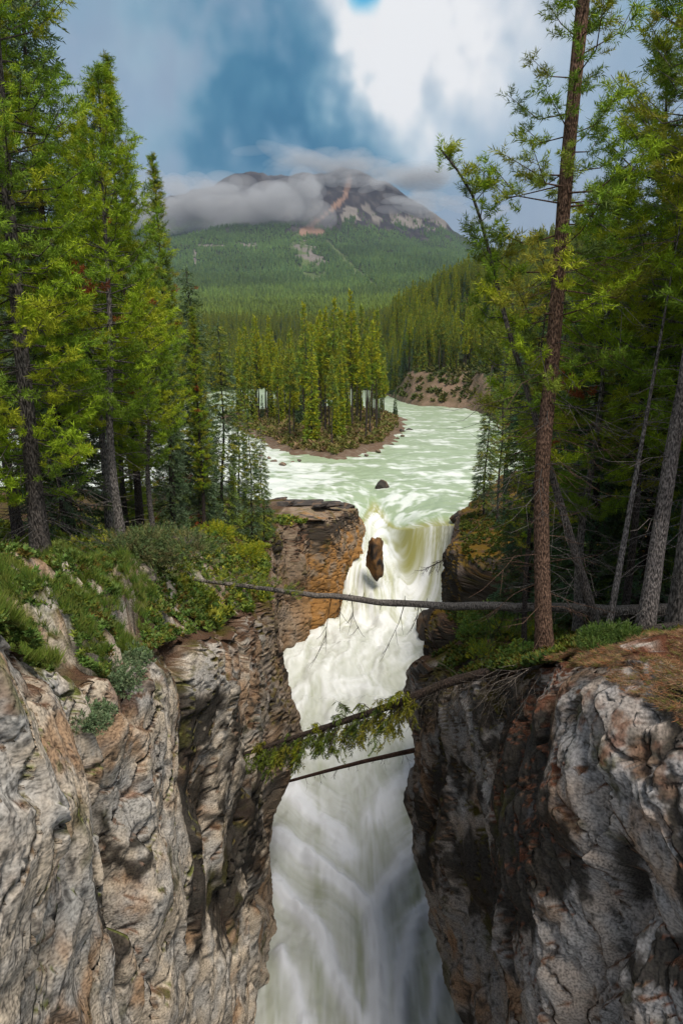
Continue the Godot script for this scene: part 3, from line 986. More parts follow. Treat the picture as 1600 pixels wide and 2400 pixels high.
func plant(called: String, kind: Dictionary, at: Vector3, turn: float, size: float, label: String, category: String, group := "") -> Node3D:
	var o := base(called, at)
	o.rotation.y = turn
	o.scale = Vector3.ONE * size
	for part in kind:
		if not kind[part]: continue
		for piece in (kind[part] if kind[part] is Array else [kind[part]]):
			inst(part, piece, leaf_mat if part in ["crown", "foliage"] else bark_mat, o)
	tag(o, label, category, group)
	return o

func stem(h: float, bend: float, s: int) -> Array:
	var g := RandomNumberGenerator.new()
	g.seed = s
	var out := []
	for i in 5:
		out.append(Vector3(g.randf_range(-1, 1) * bend * (1.0 if i > 0 else 0.0), h * i / 4.0, g.randf_range(-1, 1) * bend * (1.0 if i > 0 else 0.0)))
	return out

func on_left(x: float, f: float, sink := 0.12) -> Vector3:
	return Vector3(x, left_floor(x, f) - sink, -f)

func on_right(x: float, f: float, sink := 0.12) -> Vector3:
	return Vector3(x, right_floor(x, f) - sink, -f)

# ---------------------------------------------------------------- where the trees stand

func near_trees() -> void:
	var grey_bark := Color(0.22, 0.185, 0.165)
	var pine_full := grow({"path": stem(17, 0.25, 1), "r0": 0.17, "r1": 0.02, "from": 0.08, "reach": 2.3, "gap": 0.27, "arms": 5, "tufts": 11.0, "colors": BRIGHT, "bark": grey_bark, "dead": 70, "seed": 1})
	var pine_spire := grow({"path": stem(16, 0.15, 2), "r0": 0.16, "r1": 0.015, "from": 0.25, "reach": 1.05, "gap": 0.24, "arms": 5, "tufts": 11.0, "colors": OLIVE + BRIGHT, "bark": Color(0.10, 0.08, 0.07), "dead": 20, "seed": 2, "rust": 0.03})
	var pine_bushy := grow({"path": stem(11, 0.2, 3), "r0": 0.13, "r1": 0.02, "from": 0.30, "reach": 2.3, "gap": 0.26, "arms": 5, "tufts": 12.0, "colors": BRIGHT, "bark": Color(0.34, 0.30, 0.275), "dead": 30, "seed": 3})
	var pine_thin := grow({"path": stem(17, 0.3, 4), "r0": 0.13, "r1": 0.02, "from": 0.3, "reach": 1.6, "gap": 0.36, "arms": 4, "tufts": 9.0, "colors": OLIVE + BRIGHT, "bark": Color(0.11, 0.09, 0.08), "dead": 60, "seed": 5})
	var spruce_tall := grow({"path": stem(14, 0.12, 6), "r0": 0.15, "r1": 0.015, "from": 0.06, "reach": 1.25, "gap": 0.24, "arms": 6, "tufts": 8.0, "colors": GREYGREEN, "bark": Color(0.12, 0.095, 0.08), "spruce": true, "seed": 7})
	var spruce_slim := grow({"path": stem(11, 0.15, 8), "r0": 0.10, "r1": 0.012, "from": 0.10, "reach": 1.05, "gap": 0.22, "arms": 5, "tufts": 8.5, "colors": GREYGREEN + OLIVE, "bark": Color(0.12, 0.10, 0.09), "spruce": true, "gaps": 0.1, "seed": 9})
	var spruce_dark := grow({"path": stem(16, 0.15, 10), "r0": 0.17, "r1": 0.015, "from": 0.05, "reach": 2.2, "gap": 0.25, "arms": 6, "tufts": 7.0, "colors": DARK, "bark": Color(0.085, 0.065, 0.055), "spruce": true, "dead": 110, "seed": 11})
	# the left bank
	var g := "pines and spruces crowding the left bank"
	plant("pine_tree", pine_full, on_left(-6.6, 14.5), 0.3, 1.12, "big bushy pine with tangled dead twigs low on its trunk, nearest on the left", "tree", g)
	plant("pine_tree", pine_thin, on_left(-8.5, 17.5), 2.1, 1.05, "leaning pine trunk at the far left edge behind the bushy pine", "tree", g)
	plant("pine_tree", pine_bushy, on_left(-5.8, 17.5), 1.2, 1.0, "bright green bushy pine on a pale slanting trunk by the mossy ledge", "tree", g)
	plant("pine_tree", pine_spire, on_left(-7.4, 24.5), 0.7, 1.0, "tall spire-topped dark pine rising highest beside the open sky on the left", "tree", g)
	plant("pine_tree", pine_spire, on_left(-7.0, 27.5), 2.9, 0.9, "second spire-topped pine, lower and right of the tallest one", "tree", g)
	plant("spruce_tree", spruce_tall, on_left(-6.45, 30.3), 0.5, 0.86, "grey-green narrow spruce right of the two spire pines", "tree", g)
	plant("spruce_tree", spruce_slim, on_left(-5.8, 33.2), 1.5, 0.95, "slim spruce with a bare lower trunk against the white left channel", "tree", g)
	plant("spruce_tree", spruce_slim, on_left(-5.0, 37.2), 2.5, 0.66, "small open spruce by the falls rim, left of a pair", "tree", g)
	plant("spruce_tree", spruce_slim, on_left(-4.6, 39.0), 4.5, 0.62, "small open spruce by the falls rim, right of a pair", "tree", g)
	plant("spruce_tree", spruce_tall, on_left(-8.4, 20.5), 3.5, 1.25, "tall grey-green spruce whose top fills the upper left corner", "tree", g)
	plant("pine_tree", pine_full, on_left(-9.8, 21.5), 1.9, 1.05, "dense pine behind the leaning trunk at the left edge", "tree", g)
	plant("pine_tree", pine_full, on_left(-8.4, 26.0), 4.0, 0.7, "yellow-green pine in the thick of the left bank behind the pale trunk", "tree", g)
	plant("pine_tree", pine_full, on_left(-8.3, 12.6), 5.0, 1.0, "dense pine cut by the left edge of the view, nearest of all", "tree", g)
	plant("pine_tree", pine_bushy, on_left(-7.2, 20.6), 3.0, 1.05, "full bright pine behind the pale slanting trunk", "tree", g)
	plant("pine_tree", pine_bushy, on_left(-6.5, 23.0), 0.9, 0.8, "rounded bright pine low in the middle of the left bank", "tree", g)
	plant("spruce_tree", spruce_tall, on_left(-6.6, 26.2), 5.5, 0.62, "short spruce with skirts to the ground behind the mossy ledge", "tree", g)
	plant("pine_tree", pine_spire, on_left(-6.0, 29.0), 1.1, 0.62, "half-grown pine between the second spire pine and the river", "tree", g)
	var back := [[-10.5, 25.5, 0], [-12.5, 29, 1], [-9.4, 30, 0], [-8.0, 33, 2], [-10.2, 36, 3], [-7.6, 38, 3], [-12, 40, 1], [-9.0, 42, 3], [-14.5, 34, 0], [-6.6, 43.5, 3], [-16, 26, 0], [-18, 32, 1], [-13.6, 22, 0], [-11.4, 46, 3], [-15, 45, 1]]
	for p in back:
		var kind: Dictionary = [pine_full, pine_spire, spruce_tall, spruce_slim][p[2]]
		plant("spruce_tree" if p[2] > 1 else "pine_tree", kind, on_left(p[0], p[1]), rng.randf() * TAU, rng.randf_range(0.55, 0.72) if p[1] < 34 and p[0] > -14 else rng.randf_range(0.75, 0.95), ("dark trunked spruce " if p[2] > 1 else "dark trunked pine ") + ("in the middle of the left grove" if p[1] < 33 else "at the river side of the left grove") + (", towards the left edge" if p[0] / p[1] < -0.36 else ", towards the fall"), "tree", "trees deep inside the left grove")
	# the right bank
	g = "trees on the right bank"
	var big := grow({"path": [Vector3.ZERO, Vector3(-0.28, 4.1, -0.15), Vector3(-0.15, 6.9, -0.35), Vector3(-0.11, 10.4, -0.35), Vector3(0.0, 13.5, -0.35), Vector3(0.15, 17.5, -0.4)], "r0": 0.185, "r1": 0.115, "from": 0.36, "reach": 2.4, "gap": 0.42, "arms": 3, "tufts": 9.0, "size": 1.25, "colors": OLIVE + BRIGHT, "bark": Color(0.27, 0.16, 0.11), "dead": 110, "dead_size": 1.3, "gaps": 0.2, "seed": 21})
	plant("pine_tree", big, Vector3(4.67, 5.35, -14.65), 0, 1, "big red-brown pine trunk rising through the whole right side", "tree", g)
	var bent := grow({"path": [Vector3.ZERO, Vector3(-1.23, 3.5, -0.1), Vector3(-2.07, 5.8, 0), Vector3(-2.79, 7.7, 0.1), Vector3(-3.56, 10.0, 0.3), Vector3(-3.99, 10.7, 0.5), Vector3(-4.5, 11.2, 0.7)], "r0": 0.13, "r1": 0.02, "from": 0.40, "reach": 1.35, "gap": 0.40, "arms": 3, "tufts": 9.0, "size": 1.4, "gaps": 0.2, "colors": BRIGHT + OLIVE, "bark": Color(0.24, 0.205, 0.185), "dead": 40, "seed": 23, "rust": 0.04})
	plant("pine_tree", bent, Vector3(6.5, 5.15, -15.9), 0, 1, "bent pine leaning left over the water with tufted twisting top", "tree", g)
	var snag := grow({"path": [Vector3.ZERO, Vector3(0.25, 2.9, 0), Vector3(0.44, 5.1, 0), Vector3(0.62, 7.2, 0), Vector3(0.8, 9.4, 0)], "r0": 0.085, "r1": 0.012, "from": 0.97, "reach": 0.5, "gap": 0.5, "arms": 2, "tufts": 1.0, "colors": OLIVE, "bark": Color(0.36, 0.32, 0.30), "dead": 0, "seed": 25})
	var twigs := Build.new()
	for k in 46:
		bare_twig(twigs, path_at([Vector3.ZERO, Vector3(0.25, 2.9, 0), Vector3(0.44, 5.1, 0), Vector3(0.62, 7.2, 0), Vector3(0.8, 9.4, 0)], rng.randf_range(0.3, 1.0)), Vector3(rng.randf_range(-1, 1), rng.randf_range(-0.3, 0.4), rng.randf_range(-1, 1)) * 0.9, 0.009, Color(0.26, 0.235, 0.22), 4)
	snag.branches = twigs.mesh()
	snag.crown = null
	plant("dead_pine", snag, Vector3(6.18, 5.55, -15.0), 0, 1, "thin pale dead pine with bare twigs, leaning right", "tree", g)
	var stout := grow({"path": [Vector3.ZERO, Vector3(0.2, 4.1, 0), Vector3(0.3, 6.3, 0.1), Vector3(0.3, 9.5, 0.1), Vector3(0.3, 15, 0)], "r0": 0.19, "r1": 0.05, "from": 0.6, "reach": 1.9, "gap": 0.5, "arms": 4, "tufts": 6.0, "colors": OLIVE, "bark": Color(0.34, 0.29, 0.265), "dead": 26, "seed": 27})
	plant("pine_tree", stout, Vector3(6.63, 5.95, -14.1), 0, 1, "stout pale grey pine trunk leaning right near the right edge", "tree", g)
	plant("pine_tree", pine_thin, on_right(5.3, 18.6), 1.0, 0.62, "thin dark pine trunk just left of the big red-brown trunk", "tree", g)
	plant("pine_tree", pine_thin, on_right(8.7, 20.0), 4.0, 1.0, "tall thin grey trunk between the dead pine and the right edge", "tree", g)
	plant("spruce_tree", spruce_slim, on_right(10.2, 47.8), 0.0, 0.92, "narrow dark spruce standing alone at the river's right shore", "tree", g)
	plant("pine_tree", pine_thin, on_right(10.5, 44.8), 1.0, 0.7, "slender bare-stemmed pine on the mossy block right of the fall", "tree", g)
	plant("pine_tree", pine_thin, on_right(11.9, 48.8), 2.0, 0.72, "slender pine behind the mossy block, farther from the fall", "tree", g)
	plant("spruce_tree", spruce_slim, on_right(12.6, 46.0), 3.0, 0.8, "narrow spruce right of the slender pines behind the mossy block", "tree", g)
	var curtain := [[8.6, 23, 0.95], [7.6, 27, 0.85], [10.6, 24, 1.05], [10.4, 22.0, 0.95], [12.5, 28, 1.0], [9.5, 30, 0.9], [13.2, 23.5, 1.1], [14.5, 25, 1.1], [11.5, 34, 0.9], [14, 38, 0.9], [16.5, 31, 1.0], [16, 45, 0.9]]
	for p in curtain:
		plant("spruce_tree", spruce_dark, on_right(p[0], p[1]), rng.randf() * TAU, p[2], "dark drooping spruce in the thicket " + ("just behind the right trunks" if p[1] < 25 else "farther back behind the right trunks") + (", towards the fall" if p[0] / p[1] < 0.36 else ", towards the right edge"), "tree", "dark spruces behind the right trunks")
	plant("pine_tree", pine_bushy, on_right(8.6, 13.2), 2.2, 1.5, "bright green pine filling the upper right edge", "tree", g)
	plant("pine_tree", pine_full, on_right(12.2, 21.5), 5.2, 1.1, "dense pine far behind the stout pale trunk at the right edge", "tree", g)
	plant("pine_tree", pine_bushy, on_right(7.8, 21.2), 0.4, 1.25, "shaggy pine between the big trunk and the thin grey trunk", "tree", g)
	plant("pine_tree", pine_bushy, on_right(10.4, 16.2), 4.4, 1.7, "tall pine with its crown high above the stout pale trunk, right edge", "tree", g)
	plant("pine_tree", pine_bushy, on_right(8.9, 17.4), 2.7, 1.75, "tall shaggy pine whose crown hangs high right of the big red-brown trunk", "tree", g)
	plant("pine_tree", pine_bushy, on_right(12.2, 18.4), 1.3, 1.85, "highest pine crown at the upper right corner, half out of view", "tree", g)
	plant("pine_tree", pine_thin, on_right(13.5, 55.0), 1.0, 0.8, "pine by the river far behind the mossy block", "tree", g)

func middle_trees() -> void:
	var kinds := []
	for i in 4:
		kinds.append(grow({"path": stem(20, 0.25, 50 + i), "r0": 0.17, "r1": 0.02, "from": 0.34 + 0.06 * i, "reach": 1.55 - 0.1 * i, "gap": 0.42, "arms": 5, "tufts": 2.2, "colors": [YELLOW, YELLOW + OLIVE, OLIVE, YELLOW][i], "bark": Color(0.13, 0.105, 0.085), "coarse": true, "rust": 0.004, "seed": 60 + i}))
	for i in 3:
		kinds.append(grow({"path": stem(17, 0.15, 70 + i), "r0": 0.16, "r1": 0.02, "from": 0.06, "reach": 1.5 - 0.2 * i, "gap": 0.36, "arms": 6, "tufts": 2.2, "colors": [GREYGREEN, OLIVE, YELLOW][i], "bark": Color(0.11, 0.09, 0.075), "coarse": true, "rust": 0.0, "spruce": true, "seed": 80 + i}))
	mid_kinds = kinds
	rng.seed = 99
	var placed := []
	var count := 0
	var tries := 0
	while count < 112 and tries < 5000:
		tries += 1
		var f := rng.randf_range(97, 180)
		var x := rng.randf_range(-33, 17)
		if island_y(x, f) < 0.62: continue
		var ok := true
		for p in placed:
			if p.distance_squared_to(Vector2(x, f)) < 6.0: ok = false
		if not ok: continue
		placed.append(Vector2(x, f))
		var k: int = rng.randi() % 4 if rng.randf() < 0.85 else [4, 5, 6, 6][rng.randi() % 4]
		count += 1
		plant("spruce_tree" if k > 3 else "pine_tree", kinds[k], Vector3(x, island_y(x, f) - 0.1, -f), rng.randf() * TAU, rng.randf_range(0.55, 1.15), ("pointed spruce " if k > 3 else "yellow-green bare-stemmed pine ") + ["at the left end", "in the middle", "at the right end"][0 if x < -9 else (1 if x < 3 else 2)] + " of the island grove, " + ("in its front rows" if f < 125 else "in its back rows"), "tree", "trees of the island grove")
	count = 0
	tries = 0
	while count < 22 and tries < 3000:
		tries += 1
		var f := rng.randf_range(140, 182)
		var x := rng.randf_range(-33, 16)
		if island_y(x, f) < 0.45: continue
		count += 1
		plant("spruce_sapling", kinds[4 + count % 3], Vector3(x, island_y(x, f) - 0.1, -f), rng.randf() * TAU, rng.randf_range(0.2, 0.42), "young spruce filling the gaps between the stems at the back of the island", "tree", "saplings on the island")
	count = 0
	tries = 0
	while count < 115 and tries < 6000:
		tries += 1
		var f := rng.randf_range(205, 380)
		var x := f * rng.randf_range(0.03, 0.24)
		var y := valley(x, f)
		if y < 1.0 or cover(x, f, y) == 5: continue
		var ok := true
		for p in placed:
			if p.distance_squared_to(Vector2(x, f)) < 9.0: ok = false
		if not ok: continue
		placed.append(Vector2(x, f))
		var k := rng.randi() % 4 if rng.randf() < 0.75 else 4 + rng.randi() % 3
		count += 1
		plant("spruce_tree" if k > 3 else "pine_tree", kinds[k], Vector3(x, y - 0.2, -f), rng.randf() * TAU, rng.randf_range(0.8, 1.15), ("spruce " if k > 3 else "pine ") + ("low " if f < 285 else "high ") + "on the wooded slope, " + ["behind the island", "above the bare bank", "behind the bent pine"][0 if x / f < 0.085 else (1 if x / f < 0.16 else 2)], "tree", "trees on the slope above the river bank")

var mid_kinds := []

func full_forest() -> void:
	# the wood on the valley floor and hillside, too many trees to tell apart
	var spots := [[], [], [], [], [], [], []]
	var bands := [[235, 420, 2400], [420, 600, 3000], [600, 820, 4200]]
	for band in bands:
		for i in band[2]:
			var f := sqrt(lerpf(band[0] * band[0], band[1] * band[1], rng.randf()))
			var k := rng.randf_range(-0.34, 0.36)
			var x := f * k
			var y := valley(x, f)
			if y < 0.8 or cover(x, f, y) != 0: continue
			if f < 380.0 and k > 0.03 and k < 0.24 and rng.randf() < 0.4: continue
			var s: int = [1, 2, 2, 4, 5, 5, 0][rng.randi() % 7]
			var h := rng.randf_range(0.65, 1.1)
			spots[s].append(Transform3D(Basis(Vector3.UP, rng.randf() * TAU) * Basis.from_scale(Vector3.ONE * h), Vector3(x, y - 0.3, -f)))
	var wood := base("valley_forest", Vector3.ZERO)
	tag(wood, "dense wood of pines and spruces on the valley floor behind the river", "forest", "", "stuff")
	for s in 7:
		for part in ["trunk", "crown"]:
			var mm := MultiMesh.new()
			mm.transform_format = MultiMesh.TRANSFORM_3D
			mm.mesh = mid_kinds[s][part]
			mm.instance_count = spots[s].size()
			for i in spots[s].size(): mm.set_instance_transform(i, spots[s][i])
			var o := MultiMeshInstance3D.new()
			o.name = "trunks" if part == "trunk" else "crowns"
			o.multimesh = mm
			o.material_override = leaf_mat if part == "crown" else bark_mat
			o.set_meta("kind", "stuff")
			wood.add_child(o, true)

func far_forest() -> void:
	rng.seed = 5
	var shapes := []
	for i in 2:
		var b := Build.new()
		# a ragged cone of drooping boughs
		for tier in 7:
			var y := 0.16 + 0.12 * tier
			var r := 0.15 * (1.0 - tier / 7.4) + 0.012
			for k in 5:
				var a := TAU * (k + rng.randf()) / 5.0
				var w := Vector3(-sin(a), 0, cos(a)) * r * 0.75
				var tip := Vector3(cos(a) * r * rng.randf_range(0.8, 1.3), y - 0.05, sin(a) * r * rng.randf_range(0.8, 1.3))
				b.v.append_array([Vector3(0, y + 0.15, 0), tip - w, tip + w])
				b.c.append_array([Color.WHITE, Color.WHITE, Color.WHITE])
		shapes.append(b.mesh())
	var spots := [[], []]
	var tints := [[], []]
	full_forest()
	var bands := [[800, 1200, 8000], [1200, 2000, 14000], [2000, 2900, 18000], [2900, 3700, 16000]]
	for band in bands:
		for i in band[2]:
			var f := sqrt(lerpf(band[0] * band[0], band[1] * band[1], rng.randf()))
			var k := rng.randf_range(-0.34, 0.36)
			var x := f * k
			var y := valley(x, f)
			if y < 0.8: continue
			var kind := cover(x, f, y)
			if kind == 5 or kind == 4 or (kind > 0 and rng.randf() > 0.06): continue
			var e := (y - 12.0) / f
			if e > 0.205: continue
			if f < 400.0 and k > 0.03 and k < 0.24 and rng.randf() < 0.4: continue
			var h := rng.randf_range(12, 22) * (1.0 if f < 2400.0 else 0.85)
			var s := rng.randi() % 2
			spots[s].append(Transform3D(Basis(Vector3.UP, rng.randf() * TAU) * Basis.from_scale(Vector3(h * 1.1, h, h * 1.1)), Vector3(x, y - 0.3, -f)))
			var tint := Color(0.19, 0.25, 0.03).lerp(Color(0.085, 0.16, 0.05), smoothstep(300.0, 2200.0, f) * 0.8 + rng.randf_range(-0.2, 0.2))
			tints[s].append(tint * rng.randf_range(0.75, 1.25) * (1.0 + 0.5 * n_far.get_noise_2d(x * 2.0, f * 2.0)))
	var wood := base("distant_forest", Vector3.ZERO)
	tag(wood, "unbroken conifer forest covering the mountain flanks", "forest", "", "stuff")
	for s in 2:
		var mm := MultiMesh.new()
		mm.transform_format = MultiMesh.TRANSFORM_3D
		mm.use_colors = true
		mm.mesh = shapes[s]
		mm.instance_count = spots[s].size()
		for i in spots[s].size():
			mm.set_instance_transform(i, spots[s][i])
			mm.set_instance_color(i, tints[s][i])
		var o := MultiMeshInstance3D.new()
		o.name = "crowns"
		o.multimesh = mm
		o.material_override = leaf_mat
		o.set_meta("kind", "stuff")
		wood.add_child(o, true)
# ---------------------------------------------------------------- rocks, logs, shrubs and ground cover

func boulder(half: Vector3, s: int, rough: float, tones: Array, flat := 0.0, moss := 0.0, keep := 0.5) -> ArrayMesh:
	# a weathered block: a round form cut by a few planes, then roughened
	var g := RandomNumberGenerator.new()
	g.seed = s
	var cuts := []
	for k in 14:
		var d := Vector3(g.randf_range(-1, 1), g.randf_range(-0.8, 1), g.randf_range(-1, 1)).normalized()
		cuts.append([d, g.randf_range(keep, 0.85)])
	if flat > 0.0: cuts.append([Vector3.UP, 1.0 - flat])
	var nu := 64
	var nv := 40
	var pos := PackedVector3Array()
	var col := PackedColorArray()
	for r in nv:
		var el := PI * (r / float(nv - 1) - 0.5)
		for c in nu:
			var a := TAU * c / (nu - 1)
			var d := Vector3(cos(a) * cos(el), sin(el), sin(a) * cos(el))
			var l := 1.0
			for cut in cuts:
				var k: float = d.dot(cut[0])
				if k > 0.01: l = minf(l, cut[1] / k)
			var p := d * l
			var q := p * half + Vector3(s * 3.1, 0, 0)
			l += rough * (n_mid.get_noise_3dv(q * 1.6) * 0.5 + n_fine.get_noise_3dv(q) * 0.25)
			p = d * l * half
			pos.append(p)
			var t := n_tint.get_noise_3dv(q) + n_fine.get_noise_3dv(q) * 0.5
			var tone := mix3(tones[0], tones[1], 0.5 + t * 1.4)
			if tones.size() > 2: tone = mix3(tone, tones[2], smoothstep(0.15, 0.4, n_stain.get_noise_3dv(q * 1.5 + Vector3(9, 0, 0)) + 0.1))
			if moss > 0.0: tone = mix3(tone, Color(0.13, 0.11, 0.012), smoothstep(0.45, 0.75, d.y * moss + t * 0.5))
			col.append(tone)
	return grid_mesh(pos, col, nu, nv, false)

func rock_thing(called: String, at: Vector3, half: Vector3, turn: float, s: int, tones: Array, label: String, group := "", rough := 0.25, flat := 0.0, moss := 0.0) -> void:
	var o := inst(called, boulder(half, s, rough, tones, flat, moss), rock_mat)
	o.position = at
	o.rotation.y = turn
	tag(o, label, "rock", group)

var rock_mat: Material

func rocks() -> void:
	var pale := [Color(0.42, 0.35, 0.28), Color(0.30, 0.26, 0.22), Color(0.20, 0.15, 0.11)]
	var wet := [Color(0.30, 0.155, 0.06), Color(0.10, 0.065, 0.04), Color(0.05, 0.042, 0.038)]
	var dark := [Color(0.10, 0.085, 0.075), Color(0.05, 0.042, 0.038), Color(0.18, 0.12, 0.08)]
	var tall := inst("standing_boulder", boulder(Vector3(0.82, 1.9, 0.95), 3, 0.3, wet, 0.2, 0.0, 0.62), rock_mat)
	tall.position = Vector3(2.6, -2.25, -50.3)
	tag(tall, "tall brown boulder standing in the middle of the white fall", "rock")
	rock_thing("lip_rock", Vector3(4.3, -0.25, -69.5), Vector3(0.9, 0.85, 0.9), 1.0, 4, dark, "dark wet rock breaking the water just above the notch of the fall")
	rock_thing("wet_block", Vector3(6.5, -6.4, -46.2), Vector3(1.3, 1.5, 1.2), 0.8, 5, dark, "black wet block at the foot of the fall beside the right wall")
	rock_thing("wet_block", Vector3(8.2, -4.8, -47.4), Vector3(1.2, 1.3, 1.2), 1.8, 6, wet, "brown wet block above the black block at the right wall")
	rock_thing("brink_rock", Vector3(9.8, -0.3, -54.2), Vector3(1.0, 0.9, 1.3), 0.3, 7, wet, "rounded wet rock at the right end of the brink")
	var slabs := [[-3.4, 1.0, 55.2, 1.9, 0.20, 1.0], [-1.3, 0.95, 55.0, 1.6, 0.22, 0.9], [0.5, 0.75, 54.6, 1.1, 0.34, 0.9], [-2.6, 1.35, 53.4, 1.7, 0.2, 0.9], [-0.6, 1.3, 52.6, 1.3, 0.26, 0.9], [-4.6, 1.4, 52.6, 1.5, 0.24, 1.0], [-5.4, 0.8, 57.0, 1.7, 0.2, 0.8], [-1.6, 1.65, 51.2, 1.2, 0.2, 0.7]]
	for i in slabs.size():
		var a: Array = slabs[i]
		rock_thing("flat_slab", Vector3(a[0], a[1], -a[2]), Vector3(a[3], a[4], a[5]), 0.2 * i, 20 + i, dark, "flat dark slab of layered rock on the left shelf beside the brink", "flat slabs on the left shelf", 0.15)
	var out := [[-5.3, 16.6, 0.6, 0.5, 0.6, "grey boulder under the pale slanting trunk"], [-4.9, 12.6, 0.42, 0.34, 0.5, "low pale boulder half sunk in the grass beside the path"]]
	for i in out.size():
		var a: Array = out[i]
		var p := on_left(a[0], a[1], 0.28)
		rock_thing("boulder", p, Vector3(a[2], a[3], a[4]), 0.7 * i, 40 + i, pale, a[5], "", 0.5)
	rock_thing("mossy_ledge", on_left(-6.2, 23.2, -0.05), Vector3(1.7, 0.35, 0.9), 0.1, 50, dark, "wide flat moss covered ledge under the left pines", "", 0.1, 0.3, 1.4)
	var stones := [[12.9, 130.3, 0.9], [11.2, 127.0, 1.1], [-7.3, 83.9, 0.75], [-8.6, 86.5, 0.5], [-6.2, 85.6, 0.4], [-9.6, 90.0, 0.45], [-10.9, 92.0, 0.4], [-5.4, 87.5, 0.4], [3.4, 92.5, 0.5], [5.2, 97.0, 0.5], [7.6, 106.0, 0.6], [9.4, 114.0, 0.6], [10.6, 119.0, 0.5]]
	for i in stones.size():
		var a: Array = stones[i]
		rock_thing("river_stone", Vector3(a[0], 0.05, -a[1]), Vector3(a[2], a[2] * 0.55, a[2] * 0.8), i, 60 + i, dark if i < 2 else [Color(0.28, 0.19, 0.12), Color(0.18, 0.14, 0.11)], ["dark flat stone in the green river, farther of two", "dark flat stone in the green river, nearer the island", "round orange-brown boulder in the shallows left of the island tip"][i] if i < 3 else "small brown stone in the shallows along the island shore", "stones in the river" if i > 2 else "", 0.3)

func twig_thing(called: String, b: Dictionary, label: String, category: String) -> Node3D:
	return plant(called, b, Vector3.ZERO, 0, 1, label, category)

